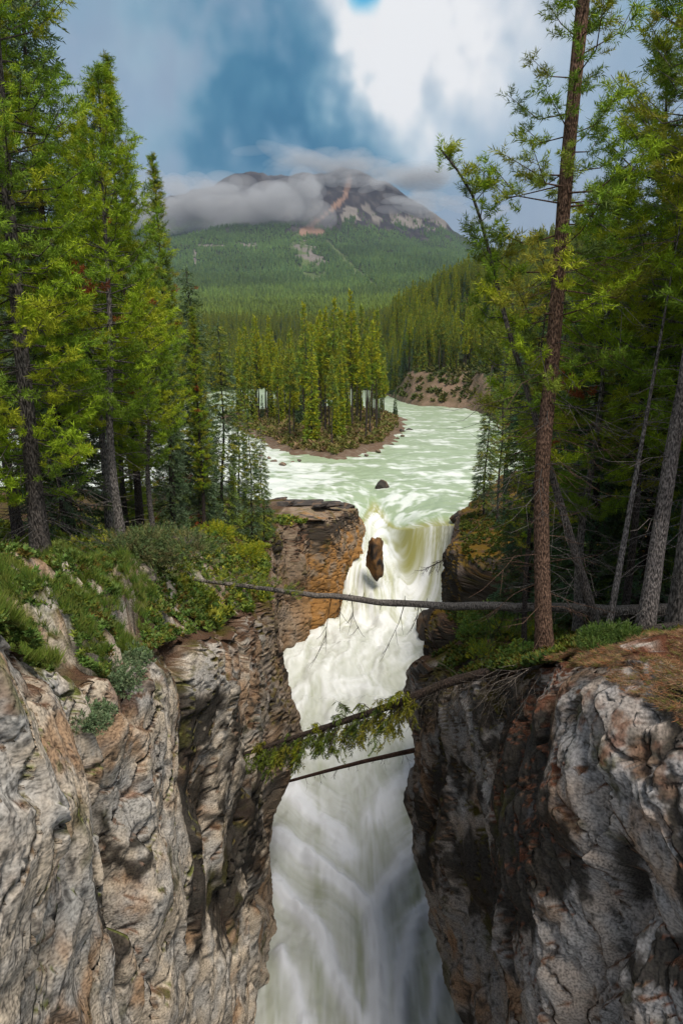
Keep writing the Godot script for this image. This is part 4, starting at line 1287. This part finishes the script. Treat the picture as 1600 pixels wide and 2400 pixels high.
func logs() -> void:
	rng.seed = 31
	# the long straight trunk across the gorge
	var pts := smooth_path([Vector3(-5.2, 5.75, -20.4), Vector3(-4.1, 5.5, -20.1), Vector3(1.5, 5.05, -19.5), Vector3(6.0, 5.0, -19.2), Vector3(12.5, 5.0, -18.8)], 40)
	var radii := []
	for i in pts.size():
		radii.append(lerpf(0.045, 0.19, i / 39.0))
		pts[i] += Vector3(0, 0.07 * n_mid.get_noise_1d(i * 0.35), 0.1 * n_mid.get_noise_1d(i * 0.35 + 50))
	var t := Build.new()
	var w := Build.new()
	var leaf := Build.new()
	tube(t, pts, radii, 12, Color(0.36, 0.31, 0.275), 0.5, 0.16)
	for k in 26:
		var at := path_at(pts, rng.randf_range(0.2, 0.66))
		var up := rng.randf() < 0.35
		tube(t, [at, at + Vector3(rng.randf_range(-0.1, 0.1), (0.22 if up else -0.2) * rng.randf_range(0.5, 1.2), rng.randf_range(-0.1, 0.1))], [0.016, 0.006], 4, Color(0.10, 0.08, 0.07))
	var limbs := []
	for k in 11:
		var at := path_at(pts, rng.randf_range(0.28, 0.6))
		w = Build.new()
		bare_twig(w, at, Vector3(rng.randf_range(-0.6, 0.4), -rng.randf_range(0.4, 1.5), rng.randf_range(-0.2, 0.3)), 0.018, Color(0.09, 0.07, 0.06), 6)
		limbs.append(w.mesh())
	for k in 22:
		var at := path_at(pts, rng.randf_range(0.0, 0.2))
		var d := Vector3(rng.randf_range(0.1, 1.0), rng.randf_range(-0.3, 0.6), rng.randf_range(-0.7, 0.9)) * rng.randf_range(0.5, 1.3)
		w = Build.new()
		bare_twig(w, at, d, 0.014, Color(0.30, 0.26, 0.22), 3)
		limbs.append(w.mesh())
		for j in 7:
			put_tuft(leaf, pine_tufts, at + d * rng.randf_range(0.4, 1.0) + Vector3(rng.randf_range(-0.15, 0.15), rng.randf_range(-0.1, 0.1), 0), d + Vector3.UP * 0.3, 0.9, OLIVE[j % 5])
	twig_thing("fallen_tree", {"trunk": t.mesh(), "branch": limbs, "foliage": leaf.mesh()}, "long straight bare trunk lying level across the gorge", "log")
	# the fallen spruce with its needles still on
	pts = smooth_path([Vector3(5.3, 5.35, -14.6), Vector3(4.6, 5.1, -14.95), Vector3(3.0, 4.25, -16.0), Vector3(1.37, 3.0, -17.0), Vector3(-1.0, 1.3, -18.5), Vector3(-3.5, -0.45, -20.0)], 40)
	radii = []
	for i in pts.size(): radii.append(lerpf(0.14, 0.06, i / 39.0))
	t = Build.new()
	w = Build.new()
	leaf = Build.new()
	tube(t, pts, radii, 12, Color(0.105, 0.075, 0.06), 0.5, 0.2)
	limbs = []
	for k in 190:
		w = Build.new()
		var s := rng.randf_range(0.14, 1.0)
		var at := path_at(pts, s)
		var down := rng.randf_range(0.45, 1.1) * (1.0 if rng.randf() < 0.9 else -0.4)
		var d := Vector3(rng.randf_range(-0.75, 0.1), -down, rng.randf_range(-0.7, 0.7))
		var l := rng.randf_range(0.4, 1.1) * (1.1 - 0.3 * s)
		if s < 0.34 or rng.randf() < 0.16:
			bare_twig(w, at, d * l, 0.012, Color(0.17, 0.14, 0.115), 4)
			limbs.append(w.mesh())
			continue
		var mid := at + d * l * 0.5 + Vector3(-0.12 * l, 0.05, 0)
		var tip := at + d * l + Vector3(-0.1, -0.12, 0)
		tube(w, [at, mid, tip], [0.012, 0.008, 0.004], 4, Color(0.10, 0.075, 0.06))
		limbs.append(w.mesh())
		var col: Color = OLIVE[rng.randi() % 5] * 0.55 if rng.randf() < 0.85 else YELLOW[rng.randi() % 4] * 0.6
		for j in int(5 + l * 7):
			var q := rng.randf_range(0.38, 1.0)
			var on := at.lerp(mid, q * 2.0) if q < 0.5 else mid.lerp(tip, q * 2.0 - 1.0)
			put_tuft(leaf, spruce_sprays, on, Vector3(rng.randf_range(-0.8, 0.5), -0.8, rng.randf_range(-0.7, 0.7)), rng.randf_range(0.6, 1.0), col)
	twig_thing("fallen_spruce", {"trunk": t.mesh(), "branch": limbs, "foliage": leaf.mesh()}, "fallen spruce slanting across the gorge with drooping green branches", "log")
	# the thin bare pole below it
	pts = smooth_path([Vector3(3.7, -0.75, -21.4), Vector3(0.5, -3.2, -24.0), Vector3(-3.4, -6.35, -27.1)], 24)
	radii = []
	for i in pts.size(): radii.append(lerpf(0.095, 0.05, i / 23.0))
	t = Build.new()
	w = Build.new()
	tube(t, pts, radii, 10, Color(0.15, 0.085, 0.06), 0.5, 0.12)
	for k in 14:
		var at := path_at(pts, rng.randf_range(0.1, 0.9))
		bare_twig(w, at, Vector3(rng.randf_range(-0.3, 0.3), -rng.randf_range(0.12, 0.5), rng.randf_range(-0.2, 0.2)), 0.012, Color(0.12, 0.08, 0.06), 2)
	twig_thing("fallen_pole", {"trunk": t.mesh(), "branches": w.mesh()}, "thin reddish bare pole wedged across the gorge under the fallen spruce", "log")
	# the log end at the right edge
	t = Build.new()
	tube(t, smooth_path([Vector3(7.6, right_floor(7.6, 12.3) + 0.18, -12.3), Vector3(6.7, right_floor(6.7, 12.8) + 0.16, -12.8), Vector3(5.85, right_floor(5.85, 13.4) + 0.14, -13.4)], 12), [0.16, 0.16, 0.16, 0.155, 0.15, 0.15, 0.145, 0.14, 0.135, 0.13, 0.12, 0.03], 12, Color(0.11, 0.09, 0.08), 0.6, 0.2)
	twig_thing("rotting_log", {"trunk": t.mesh()}, "short dark rotting log on the red soil at the right edge", "log")
	# dead branch hanging from the right block over the foot of the fall
	w = Build.new()
	tube(w, smooth_path([Vector3(7.4, 0.6, -41.0), Vector3(6.2, 0.0, -41.2), Vector3(5.0, -0.7, -41.4)], 8), [0.05, 0.045, 0.04, 0.036, 0.03, 0.026, 0.02, 0.012], 6, Color(0.08, 0.065, 0.055))
	for k in 26:
		bare_twig(w, Vector3(5.0, -0.7, -41.4).lerp(Vector3(6.6, 0.2, -41.2), rng.randf()), Vector3(rng.randf_range(-0.6, 0.2), rng.randf_range(-0.9, 0.2), rng.randf_range(-0.4, 0.4)) * rng.randf_range(0.5, 1.3), 0.018, Color(0.11, 0.09, 0.075), 4)
	twig_thing("dead_branch", {"branches": w.mesh()}, "dead twiggy branch reaching out from the dark block over the foam", "branch")

func hanging_roots() -> void:
	rng.seed = 71
	var parts := []
	for k in 46:
		var f := rng.randf_range(12.0, 19.5)
		var b := Build.new()
		var at := Vector3(read(right_x, 0, 0.05, f) + rng.randf_range(0.25, 0.7), rim(false, f) + rng.randf_range(-0.15, 0.12), -f)
		bare_twig(b, at, Vector3(rng.randf_range(-0.9, -0.2), rng.randf_range(-1.0, 0.1), rng.randf_range(-0.3, 0.7)) * rng.randf_range(0.5, 1.2), 0.013, Color(0.24, 0.2, 0.17), 5)
		parts.append(b.mesh())
	twig_thing("dead_brush", {"branch": parts}, "grey dead brush and roots hanging over the dark right rim", "brush")

func shrub(half: Vector3, n: int, shapes: Array, colors: Array, size: float, s: int, up := 0.5, bark := Color(0.14, 0.10, 0.08)) -> Dictionary:
	rng.seed = s
	var w := Build.new()
	var leaf := Build.new()
	var lobes := []
	for k in 9:
		lobes.append([Vector3(rng.randf_range(-0.65, 0.65), rng.randf_range(0.15, 0.6), rng.randf_range(-0.65, 0.65)), rng.randf_range(0.3, 0.5)])
	for k in n:
		var lobe: Array = lobes[rng.randi() % 9]
		var d := Vector3(rng.randfn(0, 1), rng.randfn(0.25, 0.8), rng.randfn(0, 1)).normalized()
		var p: Vector3 = lobe[0] + d * lobe[1] * pow(rng.randf(), 0.35)
		if p.y < 0.0: p.y *= -0.3
		put_tuft(leaf, shapes, p * half, d + Vector3.UP * up, size * rng.randf_range(0.7, 1.3), colors[rng.randi() % colors.size()])
	for k in 22:
		var lobe: Array = lobes[rng.randi() % 9]
		bare_twig(w, Vector3(rng.randf_range(-0.15, 0.15), -0.05, rng.randf_range(-0.15, 0.15)) * half, lobe[0] * half * rng.randf_range(0.7, 1.3), 0.012, bark, 3)
	return {"stems": w.mesh(), "foliage": leaf.mesh()}

const JUNIPER := [Color(0.126, 0.177, 0.068), Color(0.169, 0.203, 0.076), Color(0.101, 0.144, 0.059), Color(0.186, 0.169, 0.076)]
const SHRUB := [Color(0.131, 0.223, 0.047), Color(0.167, 0.242, 0.065), Color(0.094, 0.167, 0.037), Color(0.205, 0.242, 0.037)]
const SAGE := [Color(0.150, 0.210, 0.105), Color(0.120, 0.180, 0.090), Color(0.180, 0.225, 0.120)]

func shrubs() -> void:
	var juniper := shrub(Vector3(1.35, 0.95, 1.1), 1500, spruce_sprays, JUNIPER, 0.5, 201)
	plant("juniper_bush", juniper, on_left(-4.9, 17.4, 0.0), 0.2, 1.2, "wide grey-green juniper mound on the left rim above the long trunk", "shrub")
	var low := shrub(Vector3(0.9, 0.55, 0.7), 620, spruce_sprays, YELLOW, 0.42, 202)
	plant("juniper_bush", low, on_left(-4.6, 30.5, 0.1), 1.0, 1.3, "yellow-green low bush on the brown far rim of the left wall", "shrub")
	plant("juniper_bush", low, on_left(-5.3, 27.0, 0.1), 2.2, 1.2, "low bush between the juniper mound and the yellow-green rim bush", "shrub")
	var leafy := shrub(Vector3(0.5, 0.42, 0.5), 520, leaf_clumps, SAGE, 0.75, 203)
	plant("leafy_shrub", leafy, on_left(-3.95, 11.5, 0.2), 0.3, 1.0, "pale grey-green leafy shrub on the left rim below the path", "shrub")
	plant("leafy_shrub", leafy, on_left(-4.2, 12.5, 0.15), 1.8, 0.9, "pale leafy shrub beside the path, behind the rim shrub", "shrub")
	plant("leafy_shrub", leafy, Vector3(-3.75, 6.75, -9.35), 2.8, 0.75, "small leafy shrub growing from the cleft in the left wall", "shrub")
	var bright := shrub(Vector3(0.95, 0.5, 0.6), 900, spruce_sprays, [Color(0.09, 0.15, 0.03), Color(0.07, 0.12, 0.03), Color(0.11, 0.16, 0.04)], 0.42, 204)
	plant("juniper_bush", bright, on_right(4.95, 11.7, 0.1), 0.2, 0.8, "bright green feathery bush on the red soil of the right rim", "shrub")
	plant("juniper_bush", bright, on_right(6.3, 10.9, 0.1), 1.2, 0.6, "feathery bush at the right edge above the grey rock", "shrub")
	var spots := [[4.6, 17.0, 1.0], [5.4, 19.5, 1.1], [4.4, 20.5, 0.9], [5.6, 22.5, 1.1], [6.4, 21.0, 1.0], [5.2, 25.0, 1.1], [6.6, 25.5, 1.0], [4.2, 18.6, 0.8], [6.0, 28.5, 1.1], [5.7, 16.6, 0.8], [7.0, 18.0, 0.9], [7.4, 30.5, 1.1], [8.2, 34, 1.2], [7.6, 23.4, 1.0]]
	for i in spots.size():
		var a: Array = spots[i]
		plant("low_shrub", [shrub_a, shrub_b][i % 2], on_right(a[0], a[1], 0.1), i * 1.3, a[2], "low green shrub on the slope between the big pine and the fall", "shrub", "low shrubs on the right slope")

var shrub_a := {}
var shrub_b := {}

func scatter(called: String, label: String, mesh: Mesh, n: int, at: Callable, size: Vector2, tones: Array, lean := 0.3) -> void:
	var mm := MultiMesh.new()
	mm.transform_format = MultiMesh.TRANSFORM_3D
	mm.use_colors = true
	mm.mesh = mesh
	var list := []
	for i in n:
		var p = at.call()
		if p != null: list.append(p)
	mm.instance_count = list.size()
	for i in list.size():
		var b := Basis(Vector3(rng.randf_range(-1, 1), 0.01, rng.randf_range(-1, 1)).normalized(), rng.randf() * lean) * Basis(Vector3.UP, rng.randf() * TAU) * Basis.from_scale(Vector3.ONE * rng.randf_range(size.x, size.y))
		mm.set_instance_transform(i, Transform3D(b, list[i]))
		mm.set_instance_color(i, tones[rng.randi() % tones.size()] * rng.randf_range(0.75, 1.2))
	var o := MultiMeshInstance3D.new()
	o.name = numbered(called)
	o.multimesh = mm
	o.material_override = leaf_mat
	add_child(o)
	tag(o, label, "ground cover", "", "stuff")

func clump(shape: PackedVector3Array) -> ArrayMesh:
	var b := Build.new()
	b.v = shape
	for i in shape.size(): b.c.append(Color.WHITE)
	return b.mesh()

func ground_cover() -> void:
	rng.seed = 41
	var leaves := clump(blades(12, 0.06, 0.085, 0.045, 0.6, 1.5, 301))
	var grass := clump(blades(14, 0.02, 0.24, 0.010, 0.05, 0.7, 302))
	scatter("leafy_ground_cover", "low leafy green plants carpeting the left rim", leaves, 20000, func():
		var f := 5.5 + 16.0 * pow(rng.randf(), 1.1)
		var w := 0.45 + 6.0 * pow(rng.randf(), 1.7)
		var x := read(left_x, 0, 0.05, f) - w
		var path := absf(x + 4.15 + 0.22 * (f - 12.4)) < 0.22 and f > 11.0 and f < 17.0
		if path or n_tint.get_noise_2d(x * 0.8, f * 0.8) + 0.4 * n_fine.get_noise_2d(x, f) < -0.12: return null
		return Vector3(x, left_floor(x, f) + 0.0, -f), Vector2(0.5, 1.25), SHRUB + [Color(0.17, 0.21, 0.04), Color(0.20, 0.20, 0.05)])
	scatter("bank_plants", "bushy low plants hanging over the left rim below the juniper", leaves, 4500, func():
		var f := 11.5 + 15.0 * rng.randf()
		var w := 0.35 + 2.2 * rng.randf()
		var x := read(left_x, 0, 0.05, f) - w
		if (absf(x + 4.15 + 0.22 * (f - 12.4)) < 0.2 and f < 17.0) or n_tint.get_noise_2d(x * 0.9 + 20, f * 0.9) < -0.22: return null
		return Vector3(x, left_floor(x, f) + 0.02, -f), Vector2(0.7, 1.7), SHRUB + [Color(0.18, 0.13, 0.03), Color(0.16, 0.2, 0.05)])
	scatter("grass", "fine green grass on the left rim", grass, 12000, func():
		var f := 5.5 + 10.0 * rng.randf()
		var w := 0.5 + 5.6 * pow(rng.randf(), 1.4)
		var x := read(left_x, 0, 0.05, f) - w
		if n_tint.get_noise_2d(x * 0.7 + 50, f * 0.7) < -0.1: return null
		return Vector3(x, left_floor(x, f), -f), Vector2(0.6, 1.3), [Color(0.15, 0.21, 0.03), Color(0.20, 0.22, 0.05), Color(0.10, 0.17, 0.03)])
	scatter("moss_and_leaves", "moss and low leafy plants on the right slope", leaves, 16000, func():
		var f := 12.5 + 38.0 * pow(rng.randf(), 1.5)
		var w := 0.4 + 6.2 * pow(rng.randf(), 1.3)
		var x := read(right_x, 0, 0.05, f) + w
		if n_tint.get_noise_2d(x * 0.8, f * 0.8) < -0.1: return null
		return Vector3(x, right_floor(x, f), -f), Vector2(0.8, 2.0), [Color(0.08, 0.10, 0.015), Color(0.10, 0.12, 0.015), Color(0.12, 0.09, 0.015), Color(0.05, 0.085, 0.02)])
	var needles := clump(blades(9, 0.01, 0.09, 0.006, 1.1, 1.6, 303))
	scatter("needle_litter", "rust-brown fallen needles and twigs on the right rim", needles, 14000, func():
		var f := 7.5 + 6.0 * rng.randf()
		var w := 0.5 + 4.5 * pow(rng.randf(), 1.3)
		var x := read(right_x, 0, 0.05, f) + w
		if n_tint.get_noise_2d(x * 1.1, f * 1.1) < -0.2: return null
		return Vector3(x, right_floor(x, f) + 0.015, -f), Vector2(0.6, 1.6), [Color(0.30, 0.13, 0.06), Color(0.22, 0.12, 0.07), Color(0.36, 0.22, 0.12), Color(0.15, 0.10, 0.06), Color(0.16, 0.15, 0.04)])
	scatter("undergrowth", "dim undergrowth between the trunks on the left bank", leaves, 9000, func():
		var f := 17.0 + 29.5 * rng.randf()
		var w := 0.2 + 12.0 * pow(rng.randf(), 1.5)
		var x := read(left_x, 0, 0.05, f) - w
		if n_tint.get_noise_2d(x * 0.6, f * 0.6) < 0.0: return null
		return Vector3(x, left_floor(x, f), -f), Vector2(1.2, 3.0), OLIVE)
	scatter("bank_brush", "olive brush and saplings on the bare river bank", leaves, 1500, func():
		var f := rng.randf_range(200, 275)
		var x := f * rng.randf_range(0.06, 0.23)
		var y := valley(x, f)
		if y < 1.2 or n_mid.get_noise_2d(x * 0.4, f * 0.4) < 0.05: return null
		return Vector3(x, y, -f), Vector2(8.0, 20.0), [Color(0.12, 0.11, 0.03), Color(0.09, 0.11, 0.025), Color(0.07, 0.09, 0.02)])
	scatter("island_brush", "brown and olive brush along the island shore", leaves, 7000, func():
		var f := rng.randf_range(88, 178)
		var x := rng.randf_range(-18, 19)
		var y := island_y(x, f)
		if y < 0.45: return null
		return Vector3(x, y, -f), Vector2(4.0, 10.0), [Color(0.22, 0.18, 0.06), Color(0.17, 0.17, 0.04), Color(0.26, 0.17, 0.09), Color(0.14, 0.15, 0.04)])

func clouds() -> void:
	# banks of cloud lying against the mountain, each heaped up from thin overlapping mist:
	# [x per f, height per f, f, half width, half height, half depth, how many, density]
	rng.seed = 61
	var banks := [[-0.20, 0.207, 3200, 420, 60, 160, 20, 0.0025], [-0.12, 0.213, 3150, 300, 75, 160, 20, 0.0028], [-0.065, 0.218, 3150, 190, 80, 130, 17, 0.0032], [-0.29, 0.216, 3250, 380, 100, 200, 8, 0.0025], [-0.04, 0.232, 3300, 120, 60, 90, 6, 0.0024], [0.045, 0.240, 3400, 200, 32, 120, 8, 0.0028], [0.10, 0.226, 3350, 200, 30, 120, 8, 0.0028], [0.14, 0.215, 3300, 220, 36, 120, 8, 0.0025], [-0.01, 0.268, 3750, 380, 50, 120, 29, 0.0014], [0.085, 0.250, 3700, 260, 70, 120, 34, 0.0016], [0.02, 0.255, 3650, 160, 40, 90, 17, 0.0015], [-0.20, 0.238, 3550, 300, 75, 150, 11, 0.0022]]
	for a in banks:
		var bank := base("cloud", Vector3(a[0] * a[2], 12 + a[1] * a[2], -a[2]))
		tag(bank, "low bank of white cloud lying against the mountain", "", "", "structure")
		var m := FogMaterial.new()
		m.density = a[7]
		m.albedo = Color(0.98, 0.98, 0.99)
		for i in a[6]:
			var fog := FogVolume.new()
			fog.name = "cloud_puff"
			fog.shape = RenderingServer.FOG_VOLUME_SHAPE_ELLIPSOID
			var k := rng.randf_range(0.4, 0.95)
			fog.size = Vector3(a[3] * rng.randf_range(0.25, 0.65), a[4] * rng.randf_range(0.5, 1.1), a[5] * 0.9) * 2.0 * k
			fog.material = m
			bank.add_child(fog, true)
			fog.position = Vector3(rng.randfn(0, 0.5) * a[3], rng.randfn(0, 0.42) * a[4], rng.randfn(0, 0.4) * a[5])
			fog.rotation.z = rng.randf_range(-0.4, 0.4)

# ---------------------------------------------------------------- scene

func _ready() -> void:
	rng.seed = 7
	var cam := Camera3D.new()
	cam.name = "camera"
	cam.fov = 73.74
	cam.near = 0.1
	cam.far = 9000.0
	cam.position = EYE
	cam.rotation_degrees = Vector3(PITCH, 0, 0)
	add_child(cam)
	cam.current = true
	var env := Environment.new()
	env.background_mode = Environment.BG_SKY
	env.sky = make_sky()
	env.background_energy_multiplier = 0.42
	env.tonemap_mode = Environment.TONE_MAPPER_LINEAR
	env.tonemap_exposure = 2.65
	env.sdfgi_enabled = true
	env.ssao_enabled = true
	env.ssil_enabled = true
	env.fog_enabled = true
	env.fog_density = 0.00005
	env.fog_light_color = Color(0.80, 0.88, 1.0)
	env.volumetric_fog_enabled = true
	env.volumetric_fog_density = 0.0
	var we := WorldEnvironment.new()
	we.name = "environment"
	we.environment = env
	add_child(we)
	var sun := DirectionalLight3D.new()
	sun.name = "sun"
	sun.light_energy = 0.5
	sun.light_angular_distance = 24.0
	sun.light_color = Color(1.0, 0.97, 0.92)
	sun.shadow_enabled = true
	sun.rotation_degrees = Vector3(-62, 28, 0)
	add_child(sun)
	var t0 := Time.get_ticks_msec()

	var rock_tex := noise_texture(31, 0.035, 5, [[0.0, grey(0.40)], [0.33, grey(0.72)], [0.5, grey(0.90)], [0.7, grey(1.0)], [1.0, grey(1.0)]])
	var rock_bump := noise_texture(32, 0.02, 5, [])
	var rock := surface(0.86, rock_tex, rock_bump, 1.0, 1.1)
	var soil_tex := noise_texture(33, 0.07, 4, [[0.0, Color(0.4, 0.36, 0.33)], [0.5, Color(0.78, 0.75, 0.72)], [1.0, Color(1, 1, 1)]])
	var soil := surface(0.95, soil_tex, rock_bump, 1.6, 5.0)
	var water := surface(0.38)
	water.metallic_specular = 0.3
	cliff_side(true, rock, soil)
	print("left ", Time.get_ticks_msec() - t0)
	cliff_side(false, rock, soil)
	print("right ", Time.get_ticks_msec() - t0)
	gorge_water(water)
	upper_river(water)
	print("water ", Time.get_ticks_msec() - t0)

	make_valley(surface(0.95, soil_tex, rock_bump, 0.12, 30.0))
	make_island(surface(0.95, soil_tex, rock_bump, 0.5, 8.0))
	print("valley ", Time.get_ticks_msec() - t0)
	make_tufts()
	var bark_tex := noise_texture(41, 0.05, 4, [[0.0, grey(0.18)], [0.40, grey(0.55)], [0.7, grey(1.0)], [1.0, grey(1.0)]])
	bark_mat = surface(0.95, bark_tex, bark_tex, 1.0, 3.0, false)
	bark_mat.uv1_scale = Vector3(1.1, 0.33, 1.1)
	var lm := StandardMaterial3D.new()
	lm.vertex_color_use_as_albedo = true
	lm.roughness = 0.6
	lm.metallic_specular = 0.25
	lm.backlight_enabled = true
	lm.backlight = Color(0.6, 0.62, 0.45)
	leaf_mat = lm
	rock_mat = rock
	rocks()
	logs()
	hanging_roots()
	shrub_a = shrub(Vector3(0.8, 0.6, 0.7), 420, leaf_clumps, SHRUB, 1.0, 205)
	shrub_b = shrub(Vector3(0.7, 0.55, 0.8), 380, spruce_sprays, SHRUB + YELLOW, 0.45, 206)
	near_trees()
	print("trees ", Time.get_ticks_msec() - t0)
	middle_trees()
	far_forest()
	shrubs()
	ground_cover()
	clouds()
	print("far ", Time.get_ticks_msec() - t0)
